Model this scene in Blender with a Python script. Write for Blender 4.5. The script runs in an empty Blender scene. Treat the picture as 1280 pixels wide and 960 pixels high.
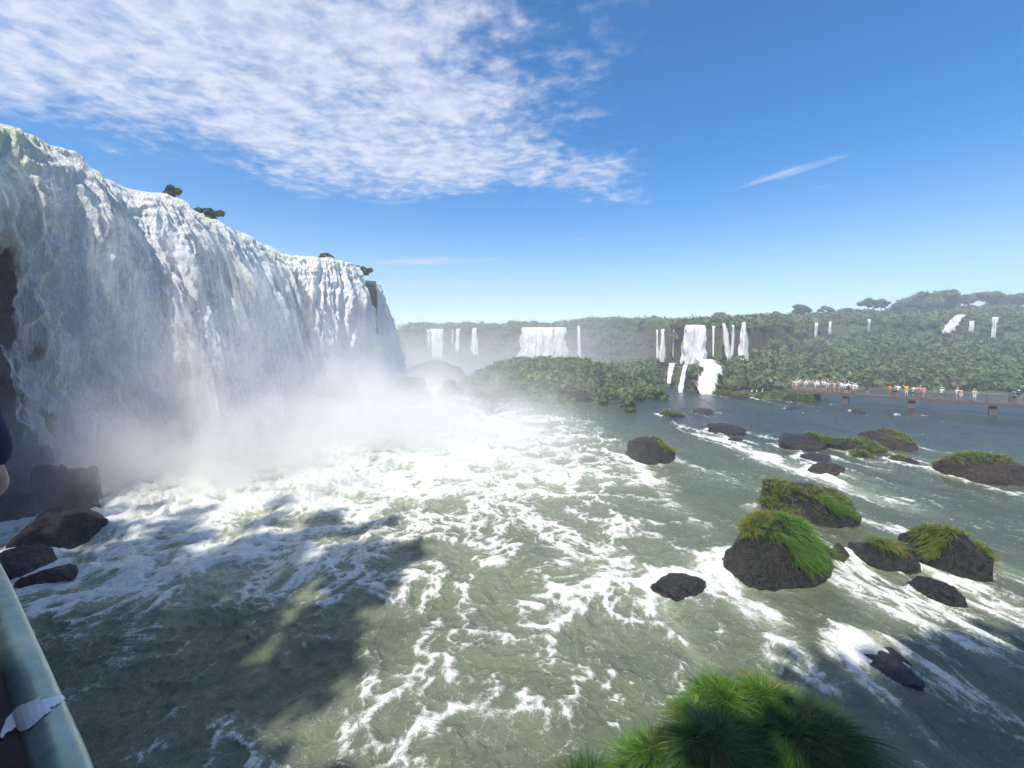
import bpy, math, random
import numpy as np
from mathutils import Vector, Matrix
random.seed(7)
RNG = np.random.default_rng(11)
C = bpy.context.scene.collection
H0 = 9.3           # eye height above the river (m)
F = 520.0          # focal length in photo pixels (1280 wide)
HY = 433.0         # horizon row
R = math.radians
SUN_AZ, SUN_EL = 24.0, 54.0

# ------------------------------------------------------------------ helpers
def at(px, py, Y=None, z=None):
    if Y is None: Y = (H0 - z) * F / (py - HY)
    return Vector(((px - 640) / F * Y, Y, H0 - (py - HY) / F * Y))
def sm(a, b, x):
    t = np.clip((x - a) / (b - a), 0, 1); return t * t * (3 - 2 * t)
_P = np.random.default_rng(3).permutation(256).astype(np.int32); _P = np.concatenate([_P, _P, _P])
_G = np.random.default_rng(4).normal(size=(256, 3)).astype(np.float32); _G /= np.linalg.norm(_G, axis=1)[:, None]
def pn(x, y, z=0.0):
    x, y, z = np.broadcast_arrays(np.asarray(x, np.float32), np.asarray(y, np.float32), np.asarray(z, np.float32))
    xi = np.floor(x); yi = np.floor(y); zi = np.floor(z)
    fx = x - xi; fy = y - yi; fz = z - zi
    X = xi.astype(np.int32) & 255; Y = yi.astype(np.int32) & 255; Z = zi.astype(np.int32) & 255
    u = fx*fx*fx*(fx*(fx*6-15)+10); v = fy*fy*fy*(fy*(fy*6-15)+10); w = fz*fz*fz*(fz*(fz*6-15)+10)
    def g(a, b, c):
        h = _P[_P[_P[(X+a) & 255] + ((Y+b) & 255)] + ((Z+c) & 255)]
        gr = _G[h]
        return gr[..., 0]*(fx-a) + gr[..., 1]*(fy-b) + gr[..., 2]*(fz-c)
    x00 = g(0,0,0)*(1-u)+g(1,0,0)*u; x10 = g(0,1,0)*(1-u)+g(1,1,0)*u
    x01 = g(0,0,1)*(1-u)+g(1,0,1)*u; x11 = g(0,1,1)*(1-u)+g(1,1,1)*u
    return 1.5*((x00*(1-v)+x10*v)*(1-w) + (x01*(1-v)+x11*v)*w)
def fbm(x, y, z=0.0, o=4, g=.5):
    s = 0; a = 1; t = 0; f = 1
    for i in range(o):
        s = s + a*pn(x*f+i*17.3, y*f-i*9.1, z*f+i*3.7); t += a; a *= g; f *= 2.03
    return s / t
def ridge(x, y, z=0.0): return 1 - np.abs(pn(x, y, z))*1.6
def link(o): C.objects.link(o); return o
def mesh_np(name, V, Fc, mat=None, parent=None, smooth=True, attrs=None):
    V = np.asarray(V, np.float32).reshape(-1, 3); Fc = np.asarray(Fc, np.int32)
    me = bpy.data.meshes.new(name)
    k = Fc.shape[1]
    me.vertices.add(len(V)); me.vertices.foreach_set('co', V.ravel())
    me.loops.add(Fc.size); me.loops.foreach_set('vertex_index', Fc.ravel())
    me.polygons.add(len(Fc)); me.polygons.foreach_set('loop_start', np.arange(len(Fc), dtype=np.int32)*k)
    me.polygons.foreach_set('use_smooth', np.full(len(Fc), smooth))
    me.update(calc_edges=True)
    for n, a in (attrs or {}).items():
        at_ = me.attributes.new(n, 'FLOAT', 'POINT'); at_.data.foreach_set('value', np.asarray(a, np.float32).ravel())
    if mat: me.materials.append(mat)
    o = link(bpy.data.objects.new(name, me)); o.parent = parent
    return o
def grid_faces(nu, nv, keep=None):
    i = np.arange(nu-1)[:, None]*nv + np.arange(nv-1)[None, :]
    f = np.stack([i, i+nv, i+nv+1, i+1], -1).reshape(-1, 4)
    if keep is not None: f = f[keep.reshape(-1)[f].all(1)]
    return f
def tag(o, label=None, cat=None, group=None, kind=None):
    if label: o['label'] = label
    if cat: o['category'] = cat
    if group: o['group'] = group
    if kind: o['kind'] = kind
    return o
def empty(name, loc=(0,0,0), rz=0):
    o = link(bpy.data.objects.new(name, None)); o.location = loc; o.rotation_euler = (0,0,rz); o.empty_display_size = .2
    return o
class MB:
    """collects simple solids into one mesh"""
    def __init__(s): s.v = []; s.f = []
    def add(s, v, f):
        n = len(s.v); s.v += [tuple(p) for p in v]; s.f += [tuple(i+n for i in q) for q in f]
    def box(s, c, d, rz=0, m=None):
        v = []
        for x in (-1,1):
            for y in (-1,1):
                for z in (-1,1):
                    v.append(Vector((x*d[0]/2, y*d[1]/2, z*d[2]/2)))
        M = m or Matrix.Rotation(rz, 3, 'Z')
        s.add([M @ p + Vector(c) for p in v], [(0,1,3,2),(4,6,7,5),(0,4,5,1),(2,3,7,6),(0,2,6,4),(1,5,7,3)])
    def tube(s, pts, rad, n=8):
        pts = [Vector(p) for p in pts]; rad = rad if hasattr(rad, '__len__') else [rad]*len(pts)
        rings = []
        for i, p in enumerate(pts):
            t = (pts[min(i+1, len(pts)-1)] - pts[max(i-1, 0)]).normalized()
            a = t.cross(Vector((0,0,1)));
            if a.length < .05: a = t.cross(Vector((1,0,0)))
            a.normalize(); b = t.cross(a)
            rings.append([p + (a*math.cos(2*math.pi*k/n) + b*math.sin(2*math.pi*k/n))*rad[i] for k in range(n)])
        v = [q for r in rings for q in r]; f = []
        for i in range(len(pts)-1):
            for k in range(n):
                f.append((i*n+k, i*n+(k+1) % n, (i+1)*n+(k+1) % n, (i+1)*n+k))
        v += [pts[0], pts[-1]]; a0 = len(v)-2
        for k in range(n):
            f.append((a0, (k+1) % n, k)); f.append((a0+1, (len(pts)-1)*n+k, (len(pts)-1)*n+(k+1) % n))
        s.add(v, f)
    def build(s, name, mat, parent=None, smooth=False):
        me = bpy.data.meshes.new(name); me.from_pydata(s.v, [], s.f); me.update()
        if smooth:
            me.polygons.foreach_set('use_smooth', [True]*len(me.polygons))
        me.materials.append(mat)
        o = link(bpy.data.objects.new(name, me)); o.parent = parent
        return o

# ------------------------------------------------------------------ node helper
def mat_new(name):
    m = bpy.data.materials.new(name); m.use_nodes = True; m.node_tree.nodes.clear()
    return m, NT(m.node_tree)
class NT:
    def __init__(s, t): s.t = t; s.n = t.nodes; s.l = t.links
    def __call__(s, typ, ins=None, **kw):
        n = s.n.new(typ)
        for k, v in kw.items(): setattr(n, k, v)
        for k, v in (ins or {}).items():
            if hasattr(v, 'is_linked') or isinstance(v, bpy.types.NodeSocket): s.l.new(v, n.inputs[k])
            else: n.inputs[k].default_value = v
        return n
    def math(s, op, a, b=0.0, c=None, clamp=False):
        d = {0: a, 1: b}
        if c is not None: d[2] = c
        return s('ShaderNodeMath', d, operation=op, use_clamp=clamp).outputs[0]
    def noise(s, vec, scale, detail=4, rough=.5, dist=0.0):
        return s('ShaderNodeTexNoise', {'Vector': vec, 'Scale': scale, 'Detail': detail, 'Roughness': rough, 'Distortion': dist}).outputs[0]
    def ramp(s, f, a, b, c0=0.0, c1=1.0):
        return s('ShaderNodeMapRange', {0: f, 1: a, 2: b, 3: c0, 4: c1}, interpolation_type='SMOOTHSTEP').outputs[0]
    def mix(s, f, a, b):
        n = s.n.new('ShaderNodeMix'); n.data_type = 'RGBA'
        for k, v in ((0, f), (6, a), (7, b)):
            if isinstance(v, bpy.types.NodeSocket): s.l.new(v, n.inputs[k])
            else: n.inputs[k].default_value = v if k == 0 else (*v, 1)[:4]
        return n.outputs[2]
    def pos(s): return s('ShaderNodeNewGeometry').outputs['Position']
    def obj(s): return s('ShaderNodeTexCoord').outputs['Object']
    def attr(s, n): return s('ShaderNodeAttribute', attribute_name=n).outputs['Fac']
    def map(s, v, sc, rot=(0,0,0), loc=(0,0,0)): return s('ShaderNodeMapping', {0: v, 1: loc, 2: rot, 3: sc}).outputs[0]
    def out(s, sh, vol=False, disp=None):
        o = s('ShaderNodeOutputMaterial'); s.l.new(sh, o.inputs['Volume' if vol else 'Surface'])
    def bsdf(s, col, rough=.7, bump=None, bs=.5, bd=.1, **kw):
        ins = {'Base Color': col if isinstance(col, bpy.types.NodeSocket) else (*col, 1), 'Roughness': rough}
        ins.update({k.replace('_', ' '): v for k, v in kw.items()})
        if bump is not None:
            ins['Normal'] = s('ShaderNodeBump', {'Height': bump, 'Strength': bs, 'Distance': bd}).outputs[0]
        return s('ShaderNodeBsdfPrincipled', ins).outputs[0]

def simple(name, col, rough=.7, metal=0.0, var=.25, scale=8):
    m, t = mat_new(name); n = t.noise(t.obj(), scale, 5)
    c = t.mix(n, tuple(x*(1-var) for x in col), tuple(min(1, x*(1+var)) for x in col))
    t.out(t.bsdf(c, rough, n, .25, .01, Metallic=metal)); return m

# --- rock
def rock_mat(name, dark, light, wet=.35, moss=None, mossamt=0.0, sc=1.0):
    m, t = mat_new(name); p = t.pos()
    n1 = t.noise(p, .9*sc, 8, .6); n2 = t.noise(p, 5*sc, 6, .65); n3 = t.noise(p, 26*sc, 3, .6)
    v = t('ShaderNodeTexVoronoi', {'Vector': p, 'Scale': 2.2*sc}, feature='DISTANCE_TO_EDGE').outputs[0]
    c = t.mix(t.ramp(n2, .35, .7), dark, light)
    c = t.mix(t.ramp(n1, .52, .75, 0, .5), c, tuple(x*1.25 for x in (light[0], light[1]*.82, light[2]*.66)))
    if moss:
        up = t('ShaderNodeSeparateXYZ', {0: t('ShaderNodeNewGeometry').outputs['Normal']}).outputs[2]
        k = t.math('MULTIPLY', t.ramp(t.math('ADD', up, t.math('MULTIPLY', t.math('SUBTRACT', n2, .5), 1.4)), .75-mossamt, 1.0-mossamt), 1.0)
        c = t.mix(k, c, t.mix(n3, tuple(x*.6 for x in moss), tuple(x*1.5 for x in moss)))
    h = t.math('ADD', t.math('ADD', n2, t.math('MULTIPLY', n3, .4)), t.math('MULTIPLY', t.ramp(v, 0, .08), .28))
    t.out(t.bsdf(c, t.ramp(n3, .3, .7, wet, .85), h, 1.0, .2)); return m
M_ROCK = rock_mat('basalt', (.010,.010,.010), (.046,.045,.043), .12)
M_ROCKB = rock_mat('basalt_brown', (.02,.015,.013), (.085,.058,.043), .3)
M_CLIFF = rock_mat('cliff_rock', (.02,.018,.016), (.085,.072,.06), .5, sc=.35)
M_MOSSROCK = rock_mat('moss_rock', (.02,.018,.015), (.075,.065,.05), .5, (.075,.1,.025), .45)
M_GROUND = rock_mat('hill_ground', (.05,.035,.024), (.17,.105,.062), .8, (.05,.075,.024), .6, sc=.4)

# --- foliage
def leaf_mat(name, a, b, dry=None, sc=.5, trans=.25):
    m, t = mat_new(name); p = t.pos()
    n = t.noise(p, sc, 5, .7); n2 = t.noise(p, sc*9, 2, .5)
    tone = t.attr('tone')
    c = t.mix(t.ramp(t.math('ADD', t.math('MULTIPLY', n, .5), t.math('MULTIPLY', tone, .5)), .25, .75), tuple(x*.7 for x in a), tuple(x*1.15 for x in b))
    c = t.mix(t.math('MULTIPLY', t.ramp(tone, .78, 1.0), .7), c, (b[0]*1.5, b[1]*1.15, b[2]*.8))
    c = t.mix(t.ramp(n2, .4, .85), c, tuple(min(1, x*1.7) for x in b))
    if dry: c = t.mix(t.ramp(t.noise(p, sc*2.3, 3, .6), .52, .72), c, dry)
    d = t.bsdf(c, .6)
    tr = t('ShaderNodeBsdfTranslucent', {'Color': c}).outputs[0]
    t.out(t('ShaderNodeMixShader', {0: trans, 1: d, 2: tr}).outputs[0]); return m
M_LEAF = leaf_mat('foliage_forest', (.045,.07,.024), (.10,.145,.042), (.15,.135,.06), sc=.07)
M_LEAF2 = leaf_mat('foliage_bush', (.045,.075,.024), (.10,.15,.04), (.13,.125,.05), sc=.2)
M_LEAFD = leaf_mat('foliage_dark', (.028,.05,.018), (.06,.095,.03), sc=.3)
M_BARK = simple('bark', (.12,.095,.07), .9)
def grass_mat(name, root, tip, dry, amt=.5, sc=1.6):
    m, t = mat_new(name); p = t.pos(); b = t.attr('along'); r = t.attr('rnd')
    c = t.mix(t.ramp(b, 0, .55), root, tip)
    k = t.math('MULTIPLY', t.ramp(t.noise(p, sc, 3, .6), .62-amt*.3, .8-amt*.3), t.math('ADD', .35, r))
    c = t.mix(t.math('MINIMUM', k, 1.0), c, dry)
    d = t.bsdf(c, .42)
    tr = t('ShaderNodeBsdfTranslucent', {'Color': c}).outputs[0]
    t.out(t('ShaderNodeMixShader', {0: .35, 1: d, 2: tr}).outputs[0]); return m
M_GR = grass_mat('grass_green', (.03,.045,.012), (.12,.25,.03), (.30,.30,.07), .25)
M_GRY = grass_mat('grass_olive', (.05,.06,.018), (.19,.27,.05), (.34,.29,.085), .5)
M_GRSHADE = grass_mat('grass_shade_tone', (.010,.02,.006), (.045,.12,.014), (.17,.16,.05), .25)  # darker copy of the green, shade painted into the right and lower tussocks

# --- river water
def water_mat():
    m, t = mat_new('river_water'); p = t.pos(); f = t.attr('foam'); w = t.attr('silt'); a = t.attr('air')
    pw = t('ShaderNodeVectorMath', {0: p, 1: t('ShaderNodeVectorMath', {0: t('ShaderNodeTexNoise', {'Vector': p, 'Scale': 1.1, 'Detail': 3.0}).outputs[1], 1: (1.3, 1.3, 0)}, operation='MULTIPLY').outputs[0]}, operation='ADD').outputs[0]
    n1 = t.noise(pw, 3.0, 6, .68, .3); n2 = t.noise(pw, 11, 5, .65, .2)
    def rdg(sc_, det): return t.math('SUBTRACT', 1.0, t.math('MULTIPLY', t.math('ABSOLUTE', t.math('SUBTRACT', t.noise(pw, sc_, det, .55), .5)), 6.0))
    fil = t.math('ADD', t.math('MULTIPLY', rdg(1.2, 5), .36), t.math('ADD', t.math('MULTIPLY', rdg(3.4, 4), .36), t.math('MULTIPLY', rdg(9.5, 3), .28)))
    k = t.math('ADD', t.math('MULTIPLY', f, 1.0), t.math('ADD', t.math('MULTIPLY', t.math('SUBTRACT', fil, .5), .85), t.math('MULTIPLY', t.math('SUBTRACT', n2, .5), .5)))
    fo = t.ramp(k, .30, .98)
    base = t.mix(w, (.012,.026,.034), (.064,.082,.045))  # bluish dark base stands in for reflected sky where silt is low
    base = t.mix(t.math('MULTIPLY', t.ramp(t.noise(p, .35, 4, .6), .35, .7), .6), base, (.044,.060,.037))
    base = t.mix(t.math('MULTIPLY', a, .75), base, (.40,.45,.31))
    foam = t.mix(t.ramp(n2, .3, .7), (.60,.62,.55), (.88,.88,.83))
    c = t.mix(fo, base, foam)
    h = t.math('ADD', t.math('MULTIPLY', t.noise(p, 2.6, 7, .66, .5), 1.0), t.math('MULTIPLY', fo, .3))
    t.out(t.bsdf(c, t.math('ADD', .2, t.math('MULTIPLY', fo, .6)), h, .6, .25, IOR=1.33)); return m
M_WATER = water_mat()

# --- falling water
def fall_mat(name, sx=2.2, sz=.28, tint=(.80,.82,.66), bump=.5, tl=.3):
    m, t = mat_new(name); p = t.obj(); d = t.attr('dens'); g = t.attr('silt')
    pm = t.map(p, (sx, sx, sz)); pm2 = t.map(p, (sx*2.8, sx*2.8, sz*4.5))
    n1 = t.noise(pm, 1.0, 6, .65, .3); n2 = t.noise(pm2, 1.0, 5, .65, .3)
    c = t.mix(t.ramp(n1, .3, .7), (.88,.87,.84), (.97,.96,.93))
    c = t.mix(g, c, tint)
    k = t.ramp(t.math('ADD', d, t.math('MULTIPLY', t.math('SUBTRACT', t.math('ADD', t.math('MULTIPLY', n1, .55), t.math('MULTIPLY', n2, .45)), .5), 1.1)), .28, .62)
    h = t.math('ADD', n1, t.math('MULTIPLY', n2, .6))
    b = t.bsdf(c, .8, h, bump, .5)
    tr = t('ShaderNodeBsdfTranslucent', {'Color': c}).outputs[0]
    s1 = t('ShaderNodeMixShader', {0: tl, 1: b, 2: tr}).outputs[0]
    tp = t('ShaderNodeBsdfTransparent').outputs[0]
    t.out(t('ShaderNodeMixShader', {0: k, 1: tp, 2: s1}).outputs[0]); return m
M_FALL = fall_mat('falling_water', 1.8, .45, (.80,.79,.58), .9, .06)
def veil_mat():
    m, t = mat_new('blown_veil'); p = t.obj(); d = t.attr('dens')
    n = t.math('ADD', t.math('MULTIPLY', t.noise(t.map(p, (1.5, 1.5, .22)), 1.0, 6, .68, .6), .6), t.math('MULTIPLY', t.noise(t.map(p, (5, 5, 1.6)), 1.0, 5, .7, .5), .4))
    k = t.math('MULTIPLY', t.ramp(t.math('ADD', d, t.math('MULTIPLY', t.math('SUBTRACT', n, .5), 2.0)), .12, .95), .85)
    b = t('ShaderNodeBsdfDiffuse', {'Color': (.96,.95,.92,1)}).outputs[0]; tr = t('ShaderNodeBsdfTranslucent', {'Color': (.96,.95,.92,1)}).outputs[0]
    t.out(t('ShaderNodeMixShader', {0: k, 1: t('ShaderNodeBsdfTransparent').outputs[0], 2: t('ShaderNodeMixShader', {0: .5, 1: b, 2: tr}).outputs[0]}).outputs[0]); return m
M_VEIL = veil_mat()
M_FALLFAR = fall_mat('falling_water_far', 1.1, .07, (.8,.8,.7), .3)

# ------------------------------------------------------------------ camera, light, sky
cam = bpy.data.cameras.new('camera'); co = link(bpy.data.objects.new('camera', cam))
co.location = (0, 0, H0); co.rotation_euler = (R(90), 0, 0)
cam.sensor_width = 36; cam.lens = 36*F/1280; cam.shift_y = -(480-HY)/1280
cam.clip_start = .05; cam.clip_end = 9000
sc = bpy.context.scene; sc.camera = co
S = Vector((-math.sin(R(SUN_AZ))*math.cos(R(SUN_EL)), -math.cos(R(SUN_AZ))*math.cos(R(SUN_EL)), math.sin(R(SUN_EL))))
sl = bpy.data.lights.new('sun', 'SUN'); sl.energy = 4.0; sl.angle = R(.53); sl.color = (1.0, .955, .88)
so = link(bpy.data.objects.new('sun', sl)); so.rotation_euler = (-S).to_track_quat('-Z', 'Y').to_euler(); so.location = S*200

wd = bpy.data.worlds.new('World'); sc.world = wd; wd.use_nodes = True; wd.node_tree.nodes.clear()
t = NT(wd.node_tree)
sky = t('ShaderNodeTexSky', sky_type='NISHITA', sun_disc=False, sun_elevation=R(SUN_EL), sun_rotation=R(180+SUN_AZ),
        altitude=200, air_density=1.0, dust_density=.1, ozone_density=3.0)
SKY_K = .13
dirv = t('ShaderNodeTexCoord').outputs['Generated']
sx = t('ShaderNodeSeparateXYZ', {0: dirv})
zc = t.math('MAXIMUM', sx.outputs[2], .02)
cx = t.math('DIVIDE', sx.outputs[0], zc); cy = t.math('DIVIDE', sx.outputs[1], zc)
cp = t('ShaderNodeCombineXYZ', {0: cx, 1: cy, 2: 0.0}).outputs[0]
wx = t.math('MULTIPLY', t.math('SUBTRACT', t.noise(cp, 1.3, 5, .6), .5), 1.5)
wy = t.math('MULTIPLY', t.math('SUBTRACT', t.noise(t.map(cp, (1,1,1), loc=(7,3,0)), 1.3, 5, .6), .5), 1.5)
ax = t.math('ADD', cx, wx); ay = t.math('ADD', cy, wy)
# altocumulus bank: inside where right edge, far edge and left-far diagonal are all positive
e_right = t.math('SUBTRACT', t.math('ADD', .42, t.math('MULTIPLY', t.ramp(ay, 1.7, 2.7), .62)), ax)
e_far = t.math('SUBTRACT', 3.02, ay)
e_diag = t.math('SUBTRACT', 4.25, t.math('SUBTRACT', ay, t.math('MULTIPLY', ax, 1.07)))
inside = t.ramp(t.math('MINIMUM', t.math('MINIMUM', e_right, e_far), e_diag), -.45, .95)
puff = t.noise(t.map(cp, (.95, 1.15, 1), rot=(0,0,.35)), 11, 5, .6, .1)
mid = t.noise(t.map(cp, (1, 1.0, 1), rot=(0,0,.8)), 3.2, 6, .62, .5)
den = t.math('ADD', t.math('MULTIPLY', puff, .50), t.math('MULTIPLY', mid, .66))
thr = t.math('SUBTRACT', .835, t.math('MULTIPLY', inside, .50))
cl = t.math('MULTIPLY', t.ramp(t.math('SUBTRACT', den, thr), -.10, .36), t.ramp(inside, 0, .6))
cl = t.math('MULTIPLY', cl, .86)
def wisp(x0, y0, ang, lx, ly, amp, s):
    q = t.map(cp, (1/lx, 1/ly, 1)) if ang == 0 else None
    q = t('ShaderNodeMapping', {0: t('ShaderNodeMapping', {0: cp, 1: (-x0, -y0, 0)}).outputs[0], 2: (0,0,-ang)}).outputs[0]
    q = t('ShaderNodeMapping', {0: q, 3: (1/lx, 1/ly, 1)}).outputs[0]
    d = t('ShaderNodeVectorMath', {0: q}, operation='LENGTH').outputs['Value']
    n = t.noise(q, s, 6, .65, .4)
    return t.math('MULTIPLY', t.ramp(t.math('ADD', t.math('SUBTRACT', 1.0, d), t.math('MULTIPLY', t.math('SUBTRACT', n, .5), 2.2)), .1, 1.2), amp)
tot = cl
for wv in ((1.58, 2.40, -.9, .40, .11, .55, 2.5), (1.95, 2.6, -.75, .2, .03, .28, 2.5), (-1.05, 4.9, -.1, 1.2, .34, .6, 2), (.62, 3.86, 0.1, .10, .06, .45, 2), (-.9, 6.6, 0.05, 2.2, .5, .35, 2)):
    tot = t.math('MAXIMUM', tot, wisp(*wv))
low = t.math('MULTIPLY', t.ramp(sx.outputs[2], .075, .0), t.ramp(t.noise(t.map(dirv, (3, 3, 40)), 1.5, 4, .6), .3, .7, .12, .4))
tot = t.math('MAXIMUM', tot, low)
hs = t('ShaderNodeHueSaturation', {'Hue': .5, 'Saturation': t.ramp(sx.outputs[2], .0, .35, 1.08, 1.45), 'Value': .92, 'Color': sky.outputs[0]}).outputs[0]
ccol = t.mix(t.ramp(puff, .35, .75), (3.5,3.75,4.6), (4.5,4.6,5.1))
col = t.mix(tot, hs, ccol)
bg = t('ShaderNodeBackground', {'Color': col, 'Strength': SKY_K}).outputs[0]
t.l.new(bg, t('ShaderNodeOutputWorld').inputs['Surface'])

vs = sc.view_settings; vs.view_transform = 'Standard'; vs.look = 'None'; vs.exposure = 0.64; vs.gamma = 1
sc.cycles.use_denoising = True; sc.cycles.denoiser = 'OPENIMAGEDENOISE'
sc.cycles.max_bounces = 6; sc.cycles.diffuse_bounces = 3; sc.cycles.glossy_bounces = 2; sc.cycles.transparent_max_bounces = 10
sc.cycles.volume_bounces = 3; sc.cycles.transmission_bounces = 2; sc.cycles.caustics_reflective = False; sc.cycles.caustics_refractive = False
sc.cycles.volume_step_rate = 1.0; sc.cycles.volume_max_steps = 160
sc.cycles.use_adaptive_sampling = True; sc.cycles.adaptive_threshold = .03

# ------------------------------------------------------------------ rocks in the river: (name, px, base row, width px, height m, depth ratio, ...)
def ico(sub):
    import bmesh
    bm = bmesh.new(); bmesh.ops.create_icosphere(bm, subdivisions=sub, radius=1)
    v = np.array([q.co[:] for q in bm.verts], np.float32); f = np.array([[q.index for q in p.verts] for p in bm.faces], np.int32)
    bm.free(); return v, f
ICO = {k: ico(k) for k in (1, 2, 3, 5, 6)}
def rock_shape(dim, seed, sub=5, sharp=.6, flat=0.0, lean=(0, 0), boxy=.5):
    v, f = ICO[sub]; v = v.copy()
    n = v.copy()
    b = np.sign(v)*np.abs(v)**(1-.45*boxy); v = b/np.maximum(np.linalg.norm(b, axis=1)[:, None]**.5, .2)
    s = seed*13.7
    # planar cuts give facets
    rg = np.random.default_rng(seed)
    for i in range(24):
        d = rg.normal(size=3); d /= np.linalg.norm(d); h = rg.uniform(.6, .95)
        k = v @ d; v -= np.where(k > h, (k-h), 0)[:, None]*d*.97
    a = fbm(v[:,0]*1.1+s, v[:,1]*1.1, v[:,2]*1.1, 3)*.26*sharp + (np.abs(pn(v[:,0]*3.1+s, v[:,1]*3.1, v[:,2]*3.1))-.25)*-.16*sharp \
        + fbm(v[:,0]*6+s, v[:,1]*6, v[:,2]*6, 4)*.085*sharp - np.exp(-(pn(v[:,0]*2.3+s, v[:,1]*2.3, v[:,2]*2.3+5)/.05)**2)*.05*sharp
    v = v*(1+a)[:, None]
    v = v*np.array([dim[0]/2, dim[1]/2, dim[2]])
    if flat: v[:, 2] = np.minimum(v[:, 2], dim[2]*(1-flat) + (v[:, 2]-dim[2]*(1-flat))*.3)
    v[:, 0] += v[:, 2]*lean[0]; v[:, 1] += v[:, 2]*lean[1]
    v[:, 2] = np.where(v[:, 2] < -.9, -.9, v[:, 2])
    return v, f
def normals_of(v, f):
    n = np.zeros_like(v); a = np.cross(v[f[:,1]]-v[f[:,0]], v[f[:,2]]-v[f[:,0]])
    for k in range(3): np.add.at(n, f[:, k], a)
    return n/np.maximum(np.linalg.norm(n, axis=1)[:, None], 1e-9)
def blades(roots, nrm, L, W, lean, droop, rg, seg=4, rad=None):
    """grass blades as curved strips; returns verts, quads, attributes"""
    N = len(roots)
    L = L*rg.uniform(.4, 1.0, N)**.8*1.35; ang = rg.uniform(0, 2*np.pi, N)
    side = np.stack([np.cos(ang), np.sin(ang), np.zeros(N)], 1)
    d0 = nrm*.75 + np.array([0,0,.55]) + rg.normal(size=(N,3))*.28 + np.array(lean)
    if rad is not None: d0 = d0 + rad*1.1
    d0 /= np.linalg.norm(d0, axis=1)[:, None]
    out = nrm*np.array([1,1,0]) + (0 if rad is None else rad*np.array([1,1,0])); out += rg.normal(size=(N,3))*.25*np.array([1,1,0])
    out /= np.maximum(np.linalg.norm(out, axis=1)[:, None], .3)
    w = np.cross(d0, side); w /= np.maximum(np.linalg.norm(w, axis=1)[:, None], 1e-6)
    V = []; A = []
    dr = droop*rg.uniform(.5, 1.4, N)
    for k in range(seg+1):
        s = k/seg
        p = roots + d0*(L*s)[:, None] + out*(L*dr*.55*s**2)[:, None]
        p = p - np.array([0,0,1])*(L*dr*.75*s**2.2)[:, None]
        ww = W*(1-s)**.7*.5 + .0008
        V += [p - w*ww, p + w*ww]; A.append(np.full(N, s)); A.append(np.full(N, s))
    V = np.stack(V, 1).reshape(-1, 3); A = np.stack(A, 1).reshape(-1)
    b = (np.arange(N)*(2*(seg+1)))[:, None, None]; q = np.array([[2*k, 2*k+1, 2*k+3, 2*k+2] for k in range(seg)])[None]
    Fq = (b+q).reshape(-1, 4)
    rn = np.repeat(rg.uniform(0, 1, N), 2*(seg+1))
    return V, Fq, {'along': A, 'rnd': rn}
ROCKS = []     # for foam round them: x, y, rx, ry
def rock(name, label, px, base, wpx, hm, dr=.8, seed=1, mat=None, grass=None, rz=None, sharp=.6, sub=5, group=None, sink=.25, flat=0., lean=(0,0), boxy=.5, z0=0.0, foam=1.0, cat='rock'):
    p = at(px, base, z=z0); wm = wpx/F*p.y
    y0 = p.y + wm*dr*.42
    v, f = rock_shape((wm*1.2, wm*dr*1.15, hm*1.02+sink), seed, sub, sharp, flat, lean, boxy)
    if rz is None: rz = (seed*1.3) % 1.2 - .6
    c, s = math.cos(rz), math.sin(rz)
    v = v @ np.array([[c, s, 0], [-s, c, 0], [0, 0, 1]])
    x0 = (px-640)/F*y0
    o = mesh_np(name, v, f, mat or M_ROCK); o.location = (x0, y0, z0-sink)
    tag(o, label, cat, group)
    if foam: ROCKS.append((x0, y0, wm*.5, wm*dr*.5, foam))
    # grass patches: list of (label, direction xy of the patch centre in rock units, radius, min up, length, count, material)
    nn = normals_of(v, f)
    for gi, (glab, gx, gy, gr, gup, L, cnt, gm) in enumerate(grass or []):
        rg = np.random.default_rng(seed*31+gi)
        u = v/np.array([wm/2, wm*dr/2, hm+sink])
        d = np.hypot(u[:,0]-gx, u[:,1]-gy) + fbm(u[:,0]*2.5+seed, u[:,1]*2.5, gi, 2)*.45
        ok = np.where((d < gr) & (nn[:,2] > gup) & (v[:,2] > sink+.15*hm))[0]
        if len(ok) < 4: ok = np.argsort(-v[:,2]+d*.5)[:12]
        # cluster blades in tussocks
        tc = v[rg.choice(ok, min(len(ok), 42))]
        pr = np.linalg.norm(v[ok][:, None, :]-tc[None], axis=2).min(1)
        wgt = np.exp(-(pr/(.10+.03*wm))**2)+.015; wgt /= wgt.sum()
        idx = rg.choice(ok, cnt, p=wgt)
        r0 = v[idx] + rg.normal(size=(cnt,3))*.035
        dc = r0[:, None]-tc[None]; j = np.argmin(np.linalg.norm(dc, axis=2), 1); rv = dc[np.arange(cnt), j]
        rv = rv/(.12+.04*wm); rl = np.linalg.norm(rv, axis=1)[:, None]; rv = rv*np.minimum(1, 1/np.maximum(rl, 1e-6))
        V, Q, A = blades(r0, nn[idx], L, max(.026, .0013*p.y), (0,0,0), .8, rg, 4, rv)
        g = mesh_np('grass_tuft', V, Q, gm, attrs=A); g.location = o.location
        tag(g, glab, 'grass', 'grass growing on the river rocks')
    return o
G1, G2 = M_GR, M_GRY
rock('river_boulder', 'lone blocky dark boulder with a moss cap, leftmost of the big river rocks', 816, 580, 66, 2.1, .8, 3, boxy=1, sharp=.45, rz=.15,
     grass=[('low dark green moss and grass cap on the lone blocky mid river boulder', .3, -.1, .95, .35, .22, 3800, M_GRY)])
rock('river_rock', 'long low bare black rock breaking the foam behind the lone boulder', 908, 543, 52, .95, .6, 5)
rock('river_rock', 'small black rock tip just in front of the long low bare rock', 918, 552, 22, .45, .6, 6, sub=3)
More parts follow.
